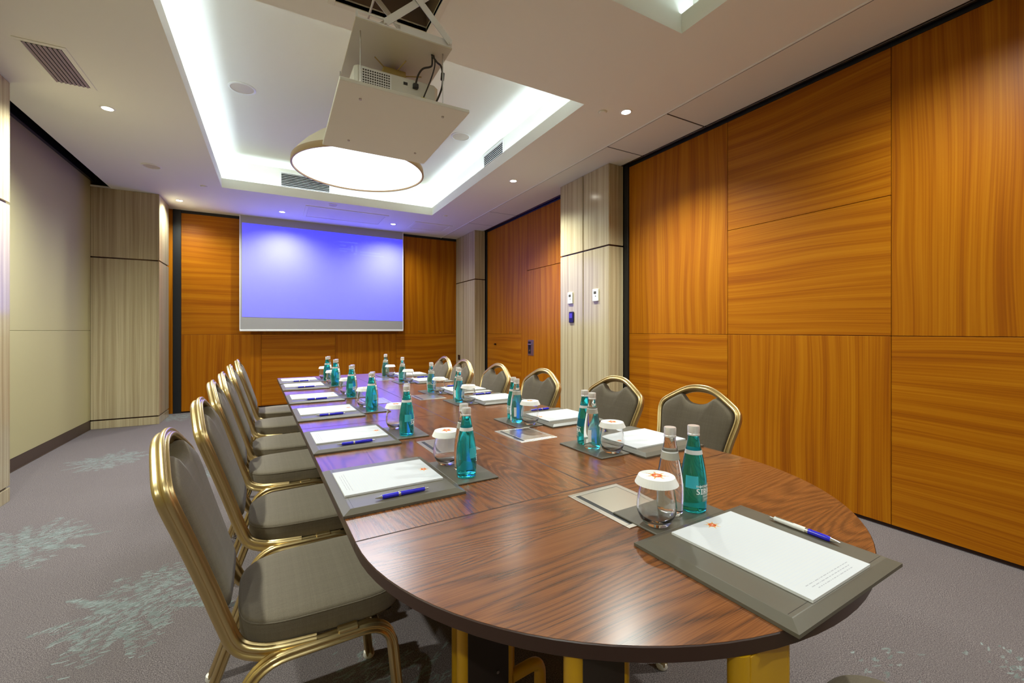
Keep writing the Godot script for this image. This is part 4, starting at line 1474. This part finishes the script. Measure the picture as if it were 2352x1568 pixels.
# a sheet wrapped on the bottle between two heights and two angles
func wrap_sheet(y0: float, y1: float, a0: float, a1: float, lift: float) -> MB:
	var mb := MB.new()
	var n := maxi(4, int(absf(a1 - a0) / 0.2))
	var m := maxi(1, int((y1 - y0) / 0.008))
	for j in m:
		for k in n:
			var P := []
			var Q := []
			for e in [[0, 0], [1, 0], [1, 1], [0, 1]]:
				var a := lerpf(a0, a1, float(k + e[0]) / n)
				var y := lerpf(y0, y1, float(j + e[1]) / m)
				var d := Vector3(sin(a), 0, cos(a))
				P.append(d * (prof_radius(y) + lift) + Vector3.UP * y)
				Q.append(d)
			mb.quadn(P[0], P[1], P[2], P[3], Q[0], Q[1], Q[2], Q[3])
	return mb

# flat lettering bent round the bottle
func wrap_text(text: String, size: float, y: float, bold: bool) -> MB:
	var tm := TextMesh.new()
	tm.text = text
	var f := SystemFont.new()
	f.font_names = PackedStringArray(["Droid Sans"])
	f.font_weight = 700 if bold else 400
	tm.font = f
	tm.font_size = 64
	tm.pixel_size = size / 64.0
	tm.depth = 0.0002
	var arr := tm.get_mesh_arrays() if tm.get_surface_count() > 0 else []
	var mb := MB.new()
	if arr.is_empty():
		return mb
	var vs: PackedVector3Array = arr[Mesh.ARRAY_VERTEX]
	var ix: PackedInt32Array = arr[Mesh.ARRAY_INDEX]
	for k in range(0, ix.size(), 3):
		var P := []
		for e in 3:
			var p: Vector3 = vs[ix[k + e]]
			var r := prof_radius(clampf(y + p.y, 0.01, 0.19))
			var a := p.x / r
			P.append(Vector3(sin(a), 0, cos(a)) * (r + 0.0003 + p.z) + Vector3.UP * (y + p.y))
		var nn := Vector3(P[0].x, 0, P[0].z).normalized()
		mb.tri(P[0], P[1], P[2], nn, nn, nn)
	return mb

func build_item(kind: String, called: String, label: String) -> Node3D:
	var t: Node3D
	match called:
		"desk_pad":
			t = thing(called, label, "desk pad", Vector3.ZERO, 0.0, "leather desk pads")
			# frustum with wide sloping borders
			var b := MB.new()
			var x := 0.185
			var z0 := -0.004
			var z1 := 0.308
			var r0 := []
			var e := 0.018
			for lv in [[0.0, 0.0], [0.0, 0.006], [e, 0.0132], [e + 0.0016, 0.0136]]:
				r0.append([Vector3(-x + lv[0], lv[1], z0 + lv[0]), Vector3(x - lv[0], lv[1], z0 + lv[0]), Vector3(x - lv[0], lv[1], z1 - lv[0]), Vector3(-x + lv[0], lv[1], z1 - lv[0])])
			for k in 3:
				for j in 4:
					var j2 := (j + 1) % 4
					var A: Vector3 = r0[k][j]
					var B: Vector3 = r0[k][j2]
					var C: Vector3 = r0[k + 1][j2]
					var D: Vector3 = r0[k + 1][j]
					var nn := (B - A).cross(D - A).normalized()
					if nn.dot((A + B) * 0.5 - Vector3(0, -0.1, 0.15)) < 0.0:
						nn = -nn
					b.quad(A, B, C, D, nn)
			b.quad(r0[3][0], r0[3][1], r0[3][2], r0[3][3], Vector3.UP)
			b.quad(r0[0][0], r0[0][1], r0[0][2], r0[0][3], Vector3.DOWN)
			obj("pad", b, M.leather, t)
			var st := MB.new()
			for q in [[-x + 0.022, x - 0.022, z0 + 0.026, z0 + 0.0268]]:
				st.bx(q[0], q[1], 0.0136, 0.0139, q[2], q[3])
			obj("stitching", st, M.leather_dark, t)
		"notepad":
			t = thing(called, label, "notepad", Vector3.ZERO, 0.0, "white notepads")
			var pw := 0.1025
			var pz := 0.266
			obj("sheets", MB.new().bx(-pw, pw, 0.0, 0.0044, 0.0, pz), M.paper_side, t)
			var top := MB.new()
			top.quad(Vector3(pw, 0.0046, 0.0), Vector3(-pw, 0.0046, 0.0), Vector3(-pw, 0.0046, pz), Vector3(pw, 0.0046, pz), Vector3.UP, Vector2(0, 1), Vector2(1, 1), Vector2(1, 0), Vector2(0, 0))
			obj("printed_sheet", top, M.paper, t)
		"ballpoint_pen":
			t = thing(called, label, "pen", Vector3.ZERO, 0.0, "ballpoint pens")
			var turnz := Transform3D(Basis(Vector3(1, 0, 0), PI / 2), Vector3(0, 0.0056, -0.07))
			var white := kind == "ballpoint_pen_white"
			var m1 := MB.new()
			m1.xf = turnz
			m1.lathe([Vector2(0.0, 0.0), Vector2(0.001, 0.0), Vector2(0.0024, 0.006), Vector2(0.0046, 0.017)], 16)
			obj("tip", m1, M.chrome, t)
			var m2 := MB.new()
			m2.xf = turnz
			m2.lathe([Vector2(0.0046, 0.017), Vector2(0.0056, 0.024), Vector2(0.0054, 0.045), Vector2(0.0056, 0.058)], 16)
			obj("grip", m2, M.pen_blue, t)
			var m3 := MB.new()
			m3.xf = turnz
			m3.lathe([Vector2(0.0056, 0.058), Vector2(0.0058, 0.06), Vector2(0.0056, 0.064)], 16)
			obj("ring", m3, M.chrome, t)
			var m4 := MB.new()
			m4.xf = turnz
			m4.lathe([Vector2(0.0054, 0.064), Vector2(0.0055, 0.09), Vector2(0.0048, 0.128), Vector2(0.0, 0.129)], 16)
			obj("barrel", m4, M.pen_white if white else M.pen_blue, t)
			var m5 := MB.new()
			m5.xf = turnz
			m5.lathe([Vector2(0.0024, 0.128), Vector2(0.0024, 0.138), Vector2(0.0, 0.139)], 12)
			obj("button", m5, M.chrome, t)
			obj("clip", MB.new().bx(-0.0016, 0.0016, 0.0106, 0.0118, 0.018, 0.056, 0.0004), M.chrome, t)
		"table_mat":
			t = thing(called, label, "mat", Vector3.ZERO, 0.0, "small bottle mats")
			obj("board", MB.new().bx(-0.118, 0.118, 0.0, 0.005, -0.066, 0.066, 0.0012), M.leather, t)
		"teal_bottle", "clear_bottle":
			var tl_ := called == "teal_bottle"
			t = thing(called, label, "bottle", Vector3.ZERO, 0.0, "teal water bottles" if tl_ else "clear water bottles")
			t.scale = Vector3.ONE * 0.965
			obj("bottle_body", MB.new().lathe(bottle_profile(), 36), M.teal if tl_ else M.clear, t)
			obj("cap", MB.new().lathe([Vector2(0.0136, 0.187), Vector2(0.0146, 0.1872), Vector2(0.0146, 0.191), Vector2(0.0138, 0.1925), Vector2(0.0144, 0.194), Vector2(0.0146, 0.2085), Vector2(0.0138, 0.211), Vector2(0.0, 0.2112)], 28, Vector3.ZERO, 0.9), M.cap, t)
			if tl_:
				obj("neck_label", wrap_sheet(0.142, 0.152, 0.0, TAU, 0.0004), M.label_white, t)
				obj("back_label", wrap_sheet(0.062, 0.092, -1.75, -0.75, 0.0003), M.label_cyan, t)
				var sh := MB.new()
				sh = wrap_sheet(0.03, 0.071, -0.42, 0.55, 0.00025)
				obj("shield_print", sh, M.shield, t)
				obj("lettering", wrap_text("SIRMA", 0.019, 0.055, true), M.print_white, t)
				obj("small_lettering", wrap_text("Doğal Kaynak Suyu", 0.0052, 0.068, true), M.print_white, t)
				obj("small_lettering", wrap_text("mineralli", 0.0062, 0.044, false), M.print_white, t)
				obj("small_lettering", wrap_text("330 ml", 0.005, 0.036, false), M.print_white, t)
			else:
				obj("neck_label", wrap_sheet(0.134, 0.15, 0.0, TAU, 0.0004), M.label_grey, t)
				obj("neck_band", wrap_sheet(0.1505, 0.1535, 0.0, TAU, 0.0005), M.label_white, t)
				obj("side_label", wrap_sheet(0.03, 0.075, 0.1, 0.5, 0.0003), M.label_white, t)
		"drinking_glass":
			t = thing(called, label, "glass", Vector3.ZERO, 0.0, "clear tumblers")
			obj("tumbler", MB.new().lathe([Vector2(0.0, 0.001), Vector2(0.022, 0.0), Vector2(0.027, 0.002), Vector2(0.036, 0.014), Vector2(0.0425, 0.03), Vector2(0.0435, 0.042), Vector2(0.0415, 0.06), Vector2(0.038, 0.08), Vector2(0.0355, 0.096), Vector2(0.0352, 0.0975), Vector2(0.034, 0.0975), Vector2(0.0338, 0.096), Vector2(0.0362, 0.08), Vector2(0.0397, 0.06), Vector2(0.0417, 0.042), Vector2(0.0405, 0.03), Vector2(0.034, 0.016), Vector2(0.022, 0.011), Vector2(0.0, 0.011)], 40, Vector3.ZERO, 0.5), M.glass, t)
		"glass_cover":
			t = thing(called, label, "glass cover", Vector3.ZERO, 0.0, "paper glass covers")
			var top2 := MB.new()
			var R := 0.0395
			for k in 48:
				var a0 := TAU * k / 48
				var a1 := TAU * (k + 1) / 48
				var p0 := Vector3(cos(a0), 0, sin(a0)) * R + Vector3.UP * 0.0178
				var p1 := Vector3(cos(a1), 0, sin(a1)) * R + Vector3.UP * 0.0178
				top2.tri(Vector3.UP * 0.0182, p0, p1, Vector3.UP, Vector3.UP, Vector3.UP, Vector2(0.5, 0.5), Vector2(0.5 - cos(a0) * 0.5, 0.5 - sin(a0) * 0.5), Vector2(0.5 - cos(a1) * 0.5, 0.5 - sin(a1) * 0.5))
			obj("printed_top", top2, M.cover, t)
			# fluted paper skirt
			var sk := MB.new()
			var up := []
			var lo := []
			var lo2 := []
			var up2 := []
			for k in 96:
				var a := TAU * k / 96
				var fl := 0.0007 if k % 2 == 0 else -0.0004
				var d := Vector3(cos(a), 0, sin(a))
				up.append(d * R + Vector3.UP * 0.0178)
				lo.append(d * (0.0468 + fl) + Vector3.UP * 0.001)
				lo2.append(d * (0.046 + fl) + Vector3.UP * 0.001)
				up2.append(d * (R - 0.0008) + Vector3.UP * 0.017)
			sk.rings([up2, lo2, lo, up], false)
			obj("skirt", sk, M.cover_side, t)
	return t
